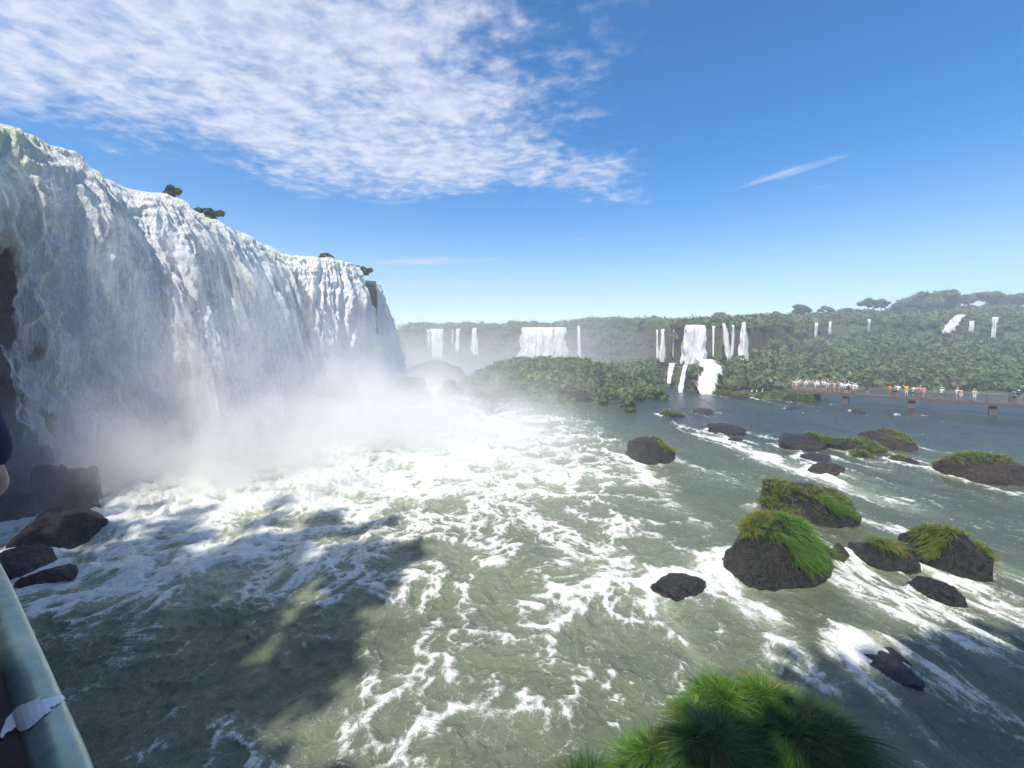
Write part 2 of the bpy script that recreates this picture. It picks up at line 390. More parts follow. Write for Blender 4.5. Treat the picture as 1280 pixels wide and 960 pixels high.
rock('river_rock', 'pointed dark rock with one bright tuft on its right shoulder', 1004, 563, 60, 1.6, .7, 8, lean=(.2,0),
     grass=[('bright green tuft on the right shoulder of the pointed dark rock', .62, 0, .5, .1, .42, 1600, M_GR)])
rock('river_rock', 'flat low dark rock right below the pointed dark rock', 1022, 577, 44, .45, .7, 9)
rock('river_rock', 'flat reddish brown rock just behind the long rock with yellowed grass', 1034, 594, 46, .6, .7, 10, M_ROCKB)
rock('river_rock', 'wide rock covered by yellow green grass beside the pointed dark rock', 1066, 566, 62, 1.35, .8, 12,
     grass=[('yellow green grass mat covering the wide rock beside the pointed rock', 0, 0, 1.1, .1, .34, 3000, M_GRY)])
rock('river_rock', 'small rock topped by a round olive tuft in front of the wide grassy rock', 1076, 573, 28, .55, .9, 13,
     grass=[('round olive tuft on the small rock before the wide grassy rock', 0, 0, 1.2, .1, .32, 1200, M_GRY)])
rock('river_rock', 'rugged brown rock with patchy grass at the right end of the mid river group', 1112, 564, 60, 1.7, .8, 14, M_ROCKB,
     grass=[('patchy grass on the rugged brown rock at the right of the mid river group', .4, .1, .6, .2, .3, 1400, M_GRY)])
rock('river_rock', 'low dark rock with small tufts in front of the rugged brown rock', 1128, 578, 36, .4, .7, 15,
     grass=[('small tuft on the low dark rock before the rugged brown rock', -.4, 0, .5, .1, .25, 500, M_GRY)])
rock('river_boulder', 'rounded grassy rock alone near the right edge of the river', 1226, 604, 96, 2.0, .75, 16, M_ROCKB, rz=-.2,
     grass=[('thick pale green grass on the rounded rock near the right edge', -.1, .1, .7, .3, .4, 5200, M_GRY)])
rock('river_boulder', 'long flat topped dark rock with yellowed grass on its upper left', 1010, 655, 118, 2.1, .55, 18, rz=-.25, flat=.25, boxy=1, sharp=.4,
     grass=[('yellowed grass strip along the top left of the long flat topped rock', -.45, .1, .8, .35, .28, 4200, M_GRY),
            ('green tuft hanging down the front of the long flat topped rock', .25, -.75, .45, -.3, .45, 2200, M_GR),
            ('sparse short grass on the right end of the long flat topped rock', .65, .1, .4, .3, .22, 1200, M_GRY)])
rock('river_boulder', 'largest dark boulder with bright green grass draped over its right side', 955, 735, 136, 1.95, .72, 21, rz=-.25, sub=6, sharp=.7, boxy=.4, lean=(.12, 0),
     grass=[('thick bright green grass draped over the right of the largest boulder', .6, .0, .5, -.3, .46, 6500, M_GR),
            ('olive grass tussock on the left top of the largest boulder', -.1, .15, .3, .3, .36, 2400, M_GRY),
            ('green tussock hanging on the front face of the largest boulder', .12, -.5, .2, -.3, .4, 1500, M_GR)])
rock('river_rock', 'black wave washed rock left of the largest grassy boulder', 852, 752, 80, .30, .9, 22, rz=.5, sharp=.8, foam=.85)
rock('river_rock', 'small rounded reddish rock right of the largest grassy boulder', 1049, 704, 36, .72, .8, 23, M_ROCKB)
rock('river_rock', 'dark rock with one olive tuft left in the pair beside the small reddish rock', 1104, 714, 72, 1.15, .7, 24, rz=-.3,
     grass=[('olive tuft on the left rock of the pair beside the small reddish rock', .1, .1, .42, .2, .48, 2200, M_GRY)])
rock('river_rock', 'dark rock with wide olive grass crown right in the pair beside the small reddish rock', 1184, 722, 92, 1.35, .75, 25, rz=-.35,
     grass=[('wide olive grass crown on the right rock of the pair', -.05, .2, .5, .3, .4, 3600, M_GRY),
            ('small tuft low on the right end of the right rock of the pair', .75, -.2, .3, .0, .3, 700, M_GRY)])
rock('river_rock', 'bare wet rock in front of the pair with olive grass', 1176, 758, 54, .85, .8, 26, sharp=.8)
rock('river_rock', 'black rock with white water pouring over it near the lower right corner', 1102, 862, 104, .30, 1.0, 28, rz=.6, foam=.8)
rock('river_rock', 'mossy low rock in front of the bush island', 838, 521, 34, .9, .7, 31, M_MOSSROCK,
     grass=[('olive grass on the mossy low rock in front of the bush island', 0, 0, 1, .1, .3, 900, M_GRY)])
rock('river_rock', 'small brown rock right of the mossy low rock in the far water', 880, 517, 26, .7, .7, 32, M_ROCKB)
rock('river_rock', 'tiny flat dark rock in the blue water before the walkway end', 990, 512, 24, .4, .6, 33)
rock('river_rock', 'low dark rock in front of the first walkway pier', 1074, 516, 22, .55, .6, 34, sub=3)
rock('river_rock', 'low brown rock in front of the second walkway pier', 1137, 520, 28, .45, .6, 35, M_ROCKB, sub=3)
rock('river_rock', 'grassy islet rock left below the end of the walkway', 962, 500, 44, 1.4, .6, 36, M_MOSSROCK,
     grass=[('yellow green grass on the islet rock left below the walkway end', 0, 0, 1.2, 0, .5, 1500, M_GRY)])
rock('river_rock', 'green bushy islet rock directly under the end of the walkway', 996, 503, 34, 1.5, .6, 37, M_MOSSROCK,
     grass=[('green grass on the islet rock directly under the walkway end', 0, 0, 1.2, 0, .5, 1300, M_GR)])
rock('river_rock', 'olive mossy mound at the foot of the two step waterfall', 918, 497, 46, 1.3, .6, 38, M_MOSSROCK,
     grass=[('olive grass on the mound at the foot of the two step waterfall', 0, 0, 1.2, 0, .5, 1500, M_GRY)])
rock('mossy_boulder', 'big long moss covered boulder in the mist at the foot of the largest fall', 501, 507, 84, 4.6, .6, 40, M_MOSSROCK, rz=.05, boxy=1, sharp=.45, foam=.6, flat=.12)
# dark rocks below the big fall on the left
for a in (('small round dark rock highest at the left edge', 40, 577, 50, 1.3, .9, 51, .1, 2.6),
          ('slab of dark rock with sloping right side below the small round rock', 94, 626, 80, 1.9, .8, 52, -.5, .8),
          ('dark ledge rock at the left edge below the sloping slab', 12, 648, 66, 1.5, .9, 53, .2, .3),
          ('broad black rock with foam above it in the left rapids', 62, 684, 112, 1.3, .7, 54, -.3, 0),
          ('flat dark rock just above the handrail at the left edge', 16, 724, 84, 1.0, .9, 55, .2, 0),
          ('blocky dark rock behind the sloping slab at the foot of the cliff', 66, 600, 50, 1.3, .9, 57, .4, 1.9),
          ('dark rock stack against the left edge above the ledge rock', 4, 618, 56, 2.0, .9, 58, 0., 1.3),
          ('wedge shaped flat rock lowest of the left shore rocks', 66, 730, 70, .6, .6, 56, .1, 0)):
    rock('shore_rock', a[0], a[1], a[2], a[3], a[4], a[5], a[6], group='dark rocks in the left rapids', rz=a[7], sharp=.9, flat=.2, foam=.7, z0=a[8], sink=.25+a[8], boxy=.8)

# ------------------------------------------------------------------ the river
def build_water():
    th = np.deg2rad(np.concatenate([np.linspace(-86, -54, 60, endpoint=False), np.linspace(-54, 54, 1150, endpoint=False), np.linspace(54, 86, 60)]))
    r = [2.0]
    while r[-1] < 420: r.append(r[-1] + max(.03, .62*r[-1]**2/(H0*F*.8)) )
    r = np.array(r, np.float32)
    TH, RR = np.meshgrid(th.astype(np.float32), r, indexing='ij')
    X = RR*np.sin(TH); Y = RR*np.cos(TH)
    # zones
    fallx = -31 + 3*sm(50, 66, Y) + 4*sm(66, 100, Y)
    dfall = np.maximum(X - fallx, 0)
    right = sm(2, 13, X - .12*Y)
    boil = np.exp(-(dfall/18)**2)*sm(12, 30, Y) * (1-sm(95, 150, Y))
    boil = np.clip(boil + .85*np.exp(-((X+6)/13)**2 - ((Y-46)/17)**2), 0, 1)
    # isotropic boiling water
    wx = fbm(X/4.5, Y/4.5, 1.3, 3)*1.5; wy = fbm(X/4.5+40, Y/4.5, 5.3, 3)*1.5
    ux, uy = X+wx, Y+wy
    rA = ridge(ux/2.1, uy/2.1, .5); rB = ridge(ux/.85+9, uy/.85, 2.2); rC = ridge(ux/.34+5, uy/.34, 4.4); big = fbm(X/7, Y/7, 9.1, 3)
    bil = np.abs(pn(ux/1.5, uy/1.5, 7.7))
    # streaming water on the right, stretched along the current
    fx, fy = .16, -.987
    s = X*fx+Y*fy; q = X*-fy+Y*fx
    q2 = q + fbm(s/5, q/3, 3.3, 3)*1.1; s2 = s + fbm(s/4+9, q/3, 8.3, 2)*1.5
    sA = ridge(s2/5.2, q2/1.5, 1.1); sB = ridge(s2/2.2, q2/.6+4, 3.1); sC = ridge(s2/.8, q2/.27+4, 5.1); sbig = fbm(s/9, q/4.5, 2.1, 3)
    hA = .20*(rA-.6) + .10*(rB-.6) + .05*(rC-.6) + .45*big + .22*fbm(X/1.6, Y/1.2, 2.2, 4)
    hB = .20*(sA-.6) + .09*(sB-.6) + .03*(sC-.6) + .22*sbig
    calm = .55+.6*np.clip(boil*1.2 + .35 + .5*fbm(X/14, Y/14, 4.4, 2), 0, 1)
    near = sm(20, 8, np.hypot(X-14, (Y-12)*1.2))
    h = (hA*(.85+1.3*boil))*(1-right) + hB*right*1.1
    h *= calm
    # foam amount
    D = .27 + .95*boil + .30*np.clip(fbm(X/9+3, Y/9, 6.1, 3)+.15, 0, 1) + .10*sm(40, 20, np.hypot(X-5, Y-30))
    D += .45*np.exp(-((X+17)/9)**2 - ((Y-23)/6.5)**2) + .35*np.exp(-((X+13)/6)**2-((Y-17)/2.6)**2)
    D += .30*np.exp(-((X-2)/10)**2-((Y-30)/10)**2) + .12*np.exp(-((X-3)/8)**2-((Y-16)/6)**2)
    D += .12*sm(24, 15, Y) - .08*sm(10, 7, Y) + .16*np.clip(fbm(X/3.2, Y/2.2, 12.5, 3), -.5, 1)
    D -= .12*np.exp(-((X+8)/6)**2 - ((Y-13.5)/2.2)**2)
    D = D*(1-.15*right) - right*.05
    D += .55*np.exp(-((q-(26.5))/1.6)**2)*right*sm(20, 26, Y)*sm(60, 34, Y)
    D -= .06*right*sm(42, 60, Y)
    rf = np.zeros_like(X)
    for (x0, y0, rx, ry, am) in ROCKS:
        m = (np.abs(X-x0) < rx*10) & (np.abs(Y-y0) < rx*10)
        if not m.any(): continue
        dx = X[m]-x0; dy = Y[m]-y0
        wob = fbm(X[m]/1.3, Y[m]/1.3, x0, 3)
        ds = dx*fx+dy*fy; dq = dx*-fy+dy*fx + wob*.5*rx**.5
        d = np.sqrt((dx/rx)**2+(dy/ry)**2) + wob*.22
        ring = np.exp(-(np.maximum(d-1.05,0)/(.28+.06/rx))**1.4)*(.30+.7*sm(.7, -.5, ds/rx))
        arms = np.exp(-np.abs((np.abs(dq)-rx*(.9+.16*ds/rx))/(.30*rx+.12))**1.6)*np.exp(-np.maximum(ds,0)/(rx*3.6))*(ds > -rx*.8)
        rf[m] = np.maximum(rf[m], am*np.maximum(ring, arms*.9))
        h[m] += .16*am*np.exp(-((d-1.1)/.3)**2)*sm(.3, -.8, ds/rx)
    D += rf*.62
    fA = .42*rA + .33*rB + .25*rC; fB = .42*sA + .33*sB + .25*sC
    fm = fA*(1-right) + fB*right + .12*(hA*(1-right)+hB*right)
    D = np.clip(D, 0, 1.35)
    foam = sm(1.00-.62*D, 1.50-.55*D, fm + .10*(bil-.2)*(1-right))
    foam = np.clip(foam*(.60+.6*np.minimum(D*1.3,1)) + .35*np.maximum(D-.75,0) + .16*np.minimum(D, .8), 0, 1)
    air = np.clip(.07 + .22*D + .9*np.maximum(D-.5, 0) + .4*foam*D, 0, 1)
    air = air*(1-.85*right*sm(28, 46, Y)*(1-foam))
    silt = np.clip(1 - .95*sm(36, 62, Y)*sm(5, 25, X) - .55*sm(16, 26, X)*right, 0, 1)*(1-.85*sm(-10, -22, X)*0)  # olive silt, lowered far right to paint the sky's reflection as bluer water
    fade = sm(300, 150, RR)
    h = h*fade
    h *= np.clip(RR/14, .5, 1)
    V = np.stack([X, Y, h], -1).reshape(-1, 3)
    o = mesh_np('river_water', V, grid_faces(*X.shape)[:, ::-1], M_WATER, attrs={'foam': foam, 'silt': silt, 'air': air}); tag(o, kind='structure')
    # the rest of the sheet: behind the camera
    X2, Y2 = np.meshgrid(np.linspace(-90, 120, 60), np.linspace(-60, 4, 30), indexing='ij')
    V = np.stack([X2, Y2, X2*0-.35], -1).reshape(-1, 3)
    o = mesh_np('riverbed_water', V, grid_faces(60, 30), M_WATER, attrs={'foam': X2*0+.05, 'silt': X2*0+1}); tag(o, kind='structure')
    V = np.array([(-435,-95,-6),(750,-95,-6),(750,430,-6),(-435,430,-6)]); o = mesh_np('ground', V, [(0,1,2,3)], M_GROUND); tag(o, kind='structure')
build_water()

# ------------------------------------------------------------------ the big falls on the left
LIP = [(2, -30.5, 23.3), (14, -30.6, 23.4), (25, -30.7, 23.3), (32, -31.2, 23.2), (33.6, -31.5, 22.7), (38.7, -31.0, 23.2), (47, -31.8, 23.1), (55, -32.8, 23.2), (60.0, -33.2, 23.0), (61.2, -31.2, 22.9),
       (64, -27.8, 23.1), (67.4, -26.0, 23.1), (73, -25.6, 23.0), (78.5, -25.4, 22.6), (82.7, -26.0, 22.4)]
def lip_curve(pts, n, power=2.0):
    p = np.array(pts, float); ty = np.cumsum(np.r_[0, np.hypot(np.diff(p[:,0]), np.diff(p[:,1]))])
    fine = np.linspace(0, ty[-1], 4000)
    Y = np.interp(fine, ty, p[:,0]); X = np.interp(fine, ty, p[:,1]); Z = np.interp(fine, ty, p[:,2])
    k = np.ones(121)/121
    def smooth(a): return np.convolve(np.pad(a, 60, mode='edge'), k, 'valid')
    X, Y, Z = smooth(X), smooth(Y), smooth(Z)
    w = 1/np.maximum(np.hypot(X, Y), 22)**power; w = np.r_[0, np.cumsum(w[:-1])]; w /= w[-1]
    u = np.interp(np.linspace(0, 1, n), w, fine)
    return np.interp(u, fine, X), np.interp(u, fine, Y), np.interp(u, fine, Z), u
def big_fall(name, label, pts, nu, nv, seed, out=7.2, dens=None, up=7.0, power=1.6, ofn=None, tap=None):
    X, Y, Z, u = lip_curve(pts, nu, power)
    tx = np.gradient(X, u); ty = np.gradient(Y, u); L = np.hypot(tx, ty); tx /= L; ty /= L
    nx, ny = ty, -tx        # outward, towards +X
    v = np.linspace(0, 1, nv)
    # profile: a run over the plateau, the lip, then the drop
    a = .09
    U, V_ = np.meshgrid(u, v, indexing='ij')
    lipz = Z[:, None]
    flat = np.clip(V_/a, 0, 1); drop = np.clip((V_-a)/(1-a), 0, 1)
    D = drop**1.15*(lipz+1.0)
    out = out*(ofn(U, U.max()) if ofn else 1.0)
    jag = fbm(U/5.0, 0*U, seed, 3)*1.6 + .6*pn(U/1.6, 0*U, seed+4)
    off = -up*(1-flat) + out*((D+.06)/24)**.55*(1+.10*jag) + .5*jag - 1.2
    zz = lipz + .35*(1-flat) - D - .25*np.exp(-((V_-a)/.03)**2)*0
    zz = zz + (fbm(U/3.2, D*0, seed+2, 3)*.55)*np.exp(-D/3)
    # relief: plumes that bulge and widen with the drop, with cauliflower lumps
    sU = U + fbm(U/4, D/9, seed, 2)*1.2
    amp = .28 + .9*sm(0, 9, D)
    w1 = fbm(sU/3.8, D/20, seed+.5, 3)*3.3
    w2 = ridge(sU/1.25, D/11.0, seed+1.5)*.9
    lum = np.abs(fbm(sU/1.15, (D)/5.0+.3*w1, seed+2.5, 4, .5))
    lum2 = np.abs(pn(sU/.42+lum, D/2.0, seed+6.5))
    lum3 = pn(sU/.17, D/1.0, seed+8.5)
    rel = w1*amp + w2*amp*.75 - lum*2.5*amp - lum2*.34*amp + lum3*.07*amp
    rel = rel + np.maximum(1.25-amp,0)*(.34*pn(sU/1.3, D/1.4, seed+3) + .26*pn(sU/.9, D/.8, seed+4)+.17*pn(sU/.35, D/.5+U*.2, seed+5)+.07*lum3)
    rel *= sm(0, a*.9, V_)*.95 + .05
    tp = tap(U, U.max()) if tap else 1.0 + 0*U
    rel = rel*(.15+.85*tp)
    gx = X[:, None] + nx[:, None]*(off+rel); gy = Y[:, None] + ny[:, None]*(off+rel)
    gz = zz + rel*.15 + lum2*.08*np.exp(-D/4)
    silt = np.clip(np.exp(-D/2.2)*(.35+.9*sm(-.1, .45, pn(U/5.5, 0*U, seed+9))) + .55*sm(.05, .5, pn(sU/4.3, D/22, seed+12))*sm(20, 8, D), 0, 1)
    dn = np.full_like(gx, 1.4)
    if dens is not None: dn = dens(U, gx, gy, gz, D, dn)
    P = np.stack([gx, gy, gz], -1)
    o = mesh_np(name, P.reshape(-1, 3), grid_faces(nu, nv), M_FALL, attrs={'dens': dn, 'silt': silt})
    # loose veils of blown water falling just off the main sheet
    for k, (so_, st_, am) in enumerate(((.9, 3, .48), (1.9, 4, .40))):
        a_ = (U*.8)[::st_, ::3]; D_ = D[::st_, ::3]
        s_ = off[::st_, ::3] + w1[::st_, ::3]*amp[::st_, ::3] + .15 + so_*sm(.2, 6, D_) + .5*fbm(a_/2.0, D_/6, seed+20+k, 3)
        gv = np.stack([X[::st_, None]+nx[::st_, None]*s_, Y[::st_, None]+ny[::st_, None]*s_, zz[::st_, ::3]], -1)
        dv = am*sm(.5, 5, D_) + .75*fbm(a_/2.2, D_/14, seed+30+k, 3)*sm(.5, 4, D_) - .25*sm(.8, .1, D_)
        dv = np.minimum(dv, dn[::st_, ::3]-.5) - 2.5*(1-tp[::st_, ::3]) - .12 - .35*sm(57, 64, gv[..., 1])
        vv = mesh_np('veil', gv.reshape(-1, 3), grid_faces(*D_.shape), M_VEIL, o, attrs={'dens': dv, 'silt': silt[::st_, ::3]*0})
    return tag(o, label, 'waterfall')
def dens1(U, x, y, z, D, d):
    # torn edge low at the near end, where the dark rock shows
    px = 640 + F*x/np.maximum(y, 1)
    k = sm(27.9, 24.8, y + fbm(y/1.0, z/7, 3.1, 4)*2.6)*sm(19, 14, z + fbm(y/3, z/3, 8.8, 2)*2)
    d = d - 1.5*k
    # the slit of rock near the far end and a thin one at the corner
    d = d - 1.0*sm(77.2, 78.2, y + pn(z/2, y/2, 2)*.4)
    d = d - .75*np.exp(-((y-60.6)/.45)**2)*sm(16, 19, z)*sm(23.4, 21.8, z)
    return d
big_fall('waterfall', 'huge white curtain waterfall filling the left side of the view', LIP[:13]+[(75.5, -26.0, 22.9), (78.2, -27.6, 22.7)], 1500, 480, 1.0, dens=dens1, ofn=lambda U, m: (1-.5*sm(m-22, m-14, U)-.35*sm(m-7, m, U))*(.5+.5*sm(24, 34, U)), tap=lambda U, m: sm(m-.4, m-4.0, U))
LIP2 = [(81.5, -25.4, 22.0), (83.5, -25.6, 22.0), (86, -26.6, 21.8), (89, -29.5, 21.5), (91, -34, 21), (92, -42, 20.5)]
big_fall('waterfall', 'shaded blue grey curtain past the dark rock slit at the end of the largest fall', LIP2, 300, 320, 5.0, out=6.6, power=.3, ofn=lambda U, m: .1+.9*sm(.5, 5.5, U), tap=lambda U, m: sm(.2, 2.5, U))
# cliff and plateau behind them
def back_cliff():
    X, Y, Z, u = lip_curve([(-40, -30, 23)] + LIP + LIP2[1:] + [(93, -60, 19), (120, -120, 17)], 420, 1.0)
    tx = np.gradient(X, u); ty = np.gradient(Y, u); L = np.hypot(tx, ty); nx, ny = ty/L, -tx/L
    prof = [(-380, -.8), (-120, -.8), (-50, -.9), (-20, -1.0), (-8, -1.0), (-3, -1.1), (-1.6, -1.4), (-1.3, -2.2), (-1.4, -4), (-1.5, -6), (-1.4, -8), (-1.7, -10), (-1.5, -12), (-1.4, -14), (-1.2, -16), (-.9, -18), (-.5, -20), (0.3, -22), (1.2, -24.5)]
    V = []
    for i, (o_, dz) in enumerate(prof):
        zz = Z*min(1, 1) + dz
        zz = np.where(zz < -1, -1, zz)
        n = fbm(u/3.0, np.full_like(u, dz/2.5), 3.3, 4)*1.1 if dz < -.9 else u*0
        V.append(np.stack([X+nx*(o_+n) if o_ > -15 else X+o_, Y+ny*(o_+n) if o_ > -15 else Y + 0*o_, zz], -1))
    V = np.stack(V, 1)
    o = mesh_np('cliff', V.reshape(-1, 3), grid_faces(len(u), len(prof)), M_CLIFF); tag(o, kind='structure')
back_cliff()

# ------------------------------------------------------------------ distant shore: cliff, forest slopes
KEYS = [  # column px : six (distance, row) pairs from the shore to the skyline
 (430, [(195,457.8),(198,455),(200,452),(203,415),(240,414),(300,414)]),
 (640, [(190,458.5),(194,456),(197,452),(200,413),(240,412),(300,412)]),
 (712, [(176,460.5),(178,458),(180,455),(183,412),(230,410),(300,411)]),
 (735, [(150,465),(160,460),(168,455),(173,409),(220,407),(300,406)]),
 (800, [(108,478),(130,466),(146,458),(152,409),(200,408),(280,407)]),
 (845, [(92,485.5),(106,468),(120,458),(125,410),(180,409),(260,408)]),
 (866, [(88,488),(90.5,462),(105,460),(108,411),(150,409),(220,408)]),
 (905, [(87,488.5),(89.5,461),(105,459),(108,411),(150,408),(220,405)]),
 (940, [(87,488.5),(100,468),(112,455),(118,410),(170,404),(230,402)]),
 (1000,[(90,486.7),(115,462),(140,440),(148,409),(190,402),(250,400)]),
 (1100,[(88,488),(118,458),(148,430),(157,406),(200,398),(260,393)]),
 (1170,[(84,490.6),(115,458),(145,430),(154,408),(195,396),(250,388)]),
 (1300,[(78,495),(110,460),(140,432),(150,406),(190,393),(250,384)]),
 (1600,[(66,506.3),(98,465),(130,435),(142,405),(180,390),(240,382)]),
 (2600,[(50,529.7),(80,470),(110,435),(122,405),(160,390),(220,382)])]
KX = np.array([k[0] for k in KEYS], float); KD = np.array([[p[0] for p in k[1]] for k in KEYS], float); KZ = np.array([[H0-(p[1]-HY)/F*p[0] for p in k[1]] for k in KEYS], float)
def shore_profile(px):
    d = np.stack([np.interp(px, KX, KD[:, j]) for j in range(6)], -1); z = np.stack([np.interp(px, KX, KZ[:, j]) for j in range(6)], -1)
    return d, z
def terrain():
    px = np.concatenate([np.linspace(430, 1300, 520), np.linspace(1304, 1800, 70)])
    d, z = shore_profile(px)
    rows = []
    segs = [(0,1,14), (1,2,14), (2,3,22), (3,4,16), (4,5,12)]
    D = [np.stack([d[:,0]-6, ], -1)]; Zz = [np.stack([z[:,0]-1.5], -1)]
    for a, b, n in segs:
        s = np.linspace(0, 1, n, endpoint=False)[None]
        D.append(d[:,a:a+1]*(1-s)+d[:,b:b+1]*s); Zz.append(z[:,a:a+1]*(1-s)+z[:,b:b+1]*s)
    D.append(d[:,5:6]); Zz.append(z[:,5:6])
    D.append(np.full((len(px),1), 330.)); Zz.append(z[:,5:6]-.3)
    D = np.concatenate(D, 1); Z = np.concatenate(Zz, 1)
    X = (px[:,None]-640)/F*D; Y = D
    dz = np.gradient(Z, axis=1)/np.maximum(np.gradient(D, axis=1), .05)
    n = fbm(X/9, Y/9, Z/9, 4)
    m = sm(0, 2, Z)*sm(380, 280, D)
    steep = sm(.8, 4, dz)
    Y2 = Y + n*2.6*m*steep + pn(X/2.5, Z/1.6, 3)*.7*steep*m; Z2 = Z + n*2.0*m*(1-steep)
    V = np.stack([X*Y2/Y, Y2, Z2], -1)
    o = mesh_np('hillside', V.reshape(-1,3), grid_faces(*X.shape)[:, ::-1], M_GROUND); tag(o, kind='structure')
terrain()

# leafy clumps ------------------------------------------------------
def leaf_quads(cen, rad, n, size, rg, flat=1.0):
    """n leaf faces on the lumpy shell of every clump; cen (K,3), rad (K,)"""
    K = len(cen)
    d = rg.normal(size=(K, n, 3)); d[..., 2] = np.abs(d[..., 2])*1.0 - .35; d /= np.linalg.norm(d, axis=2)[..., None]
    r = rad[:, None]*(.62+.45*rg.random((K, n))**.7)
    c = cen[:, None] + d*r[..., None]*np.array([1, 1, flat])
    nrm = d*.8 + rg.normal(size=(K, n, 3))*.55; nrm /= np.linalg.norm(nrm, axis=2)[..., None]
    a = np.cross(nrm, rg.normal(size=(K, n, 3))); a /= np.maximum(np.linalg.norm(a, axis=2)[..., None], 1e-6)
    b = np.cross(nrm, a)
    s = (size*(.6+.8*rg.random((K, n))))[..., None] if np.isscalar(size) else (size[:, None]*(.6+.8*rg.random((K, n))))[..., None]
    q = np.stack([c-a*s-b*s*.55, c+a*s*.8-b*s*.6, c+a*s+b*s*.55, c-a*s*.7+b*s*.65], 2)
    V = q.reshape(-1, 3); return V, np.arange(len(V)).reshape(-1, 4)
def clump_mesh(name, cen, rad, n, size, mat, seed, parent=None, flat=.85, core=True):
    """one foliage mass: dark lumpy cores with leaves over them"""
    rg = np.random.default_rng(seed); cen = np.asarray(cen, float); rad = np.asarray(rad, float)
    V, Q = leaf_quads(cen, rad, n, size, rg, flat)
    T = np.empty((0, 3), int)
    if core:
        iv, if_ = ICO[1 if len(cen) > 60 else 2]
        w = 1+.22*rg.normal(size=(len(cen), len(iv)))
        cv = cen[:, None] + iv[None]*w[..., None]*(rad*.74)[:, None, None]*np.array([1, 1, flat])
        T = (if_[None] + (np.arange(len(cen))*len(iv))[:, None, None]).reshape(-1, 3)
        nq = len(V); V = np.concatenate([V, cv.reshape(-1, 3)])
        # triangles stored as their own faces
        me = bpy.data.meshes.new(name); nl = Q.size + T.size
        me.vertices.add(len(V)); me.vertices.foreach_set('co', V.astype(np.float32).ravel())
        me.loops.add(nl); me.loops.foreach_set('vertex_index', np.concatenate([Q.ravel(), (T+nq).ravel()]).astype(np.int32))
        me.polygons.add(len(Q)+len(T))
        me.polygons.foreach_set('loop_start', np.concatenate([np.arange(len(Q))*4, Q.size+np.arange(len(T))*3]).astype(np.int32))
        me.update(calc_edges=True); me.materials.append(mat)
        tn = rg.random(len(cen)) if len(cen) > 60 else .5+.3*(rg.random(len(cen))-.5)
        at_ = me.attributes.new('tone', 'FLOAT', 'POINT'); at_.data.foreach_set('value', np.concatenate([np.repeat(tn, n*4), np.repeat(tn, len(iv))]).astype(np.float32))
        o = link(bpy.data.objects.new(name, me)); o.parent = parent; return o
    return mesh_np(name, V, Q, mat, parent, smooth=False)

FALL_AVOID = [(648,712),(532,560),(566,578),(586,600),(720,729),(818,834),(849,886),(888,895),(900,920),(921,938)]
def forest():
    rg = np.random.default_rng(5); cen = []; rad = []
    # slopes and cliff faces: sample columns and positions on the profile
    for i in range(6500):
        px = rg.uniform(505, 1420)
        seg = rg.choice(5, p=[.24,.22,.24,.18,.12]); s = rg.random()
        d, z = shore_profile(np.array([px])); d = d[0]; z = z[0]
        dd = d[seg]*(1-s)+d[seg+1]*s; zz = z[seg]*(1-s)+z[seg+1]*s
        r = (1.0+2.6*rg.random()**2.2)*(.7+.3*dd/120)
        if seg == 2:
            r *= .6
            if 800 < px < 950 and rg.random() < .5: continue
            if any(a-3 < px < b+3 for a, b in FALL_AVOID): continue
            if px < 712 and rg.random() < .75: continue
            if px > 940 and (pn(px/40, zz/5, 2.2) > .0 or rg.random() < .35): continue    # bare rock bands
            dd -= r*.35
        elif seg in (0,1) and 820 < px < 912:
            if rg.random() < .5 or zz > 4.2 or 845 < px < 862: continue
            r *= .6
        if seg == 0 and s < .08: continue
        if 856 < px < 915 and seg >= 1 and dd < 110: continue
        x = (px-640)/F*dd
        cen.append((x, dd, zz+r*.25)); rad.append(r)
    cen = np.array(cen); rad = np.array(rad)
    o = clump_mesh('forest', cen, rad, 100, .10*rad+.08, M_LEAF, 6); tag(o, kind='stuff'); o['label'] = 'dense green forest and scrub covering the far cliffs and hills'
forest()

# ------------------------------------------------------------------ bush island in the middle distance
def island():
    nx, ny = 150, 70
    X, Y = np.meshgrid(np.linspace(-18, 34, nx), np.linspace(64, 122, ny), indexing='ij')
    k = 1-np.hypot((X-8)/25, (Y-93)/27); Z = -1 + 6.2*sm(0, .75, k) + fbm(X/6, Y/6, 3, 4)*1.3
    o = mesh_np('island', np.stack([X,Y,Z],-1).reshape(-1,3), grid_faces(nx, ny), M_GROUND); tag(o, kind='structure')
    rg = np.random.default_rng(9); cen = []; rad = []
    for i in range(2600):
        x = rg.uniform(-16, 32); y = rg.uniform(66, 116)
        kk = 1-math.hypot((x-8)/25, (y-93)/27)
        if kk < .06: continue
        z = -1 + 6.2*float(sm(0, .75, np.array(kk))); r = .4+1.5*rg.random()**2.5
        cen.append((x, y, z+r*.25)); rad.append(r)
    o = clump_mesh('scrub', cen, np.array(rad), 75, .10*np.array(rad)+.04, M_LEAF2, 10); tag(o, kind='stuff'); o['label'] = 'low green scrub covering the misty island'
island()
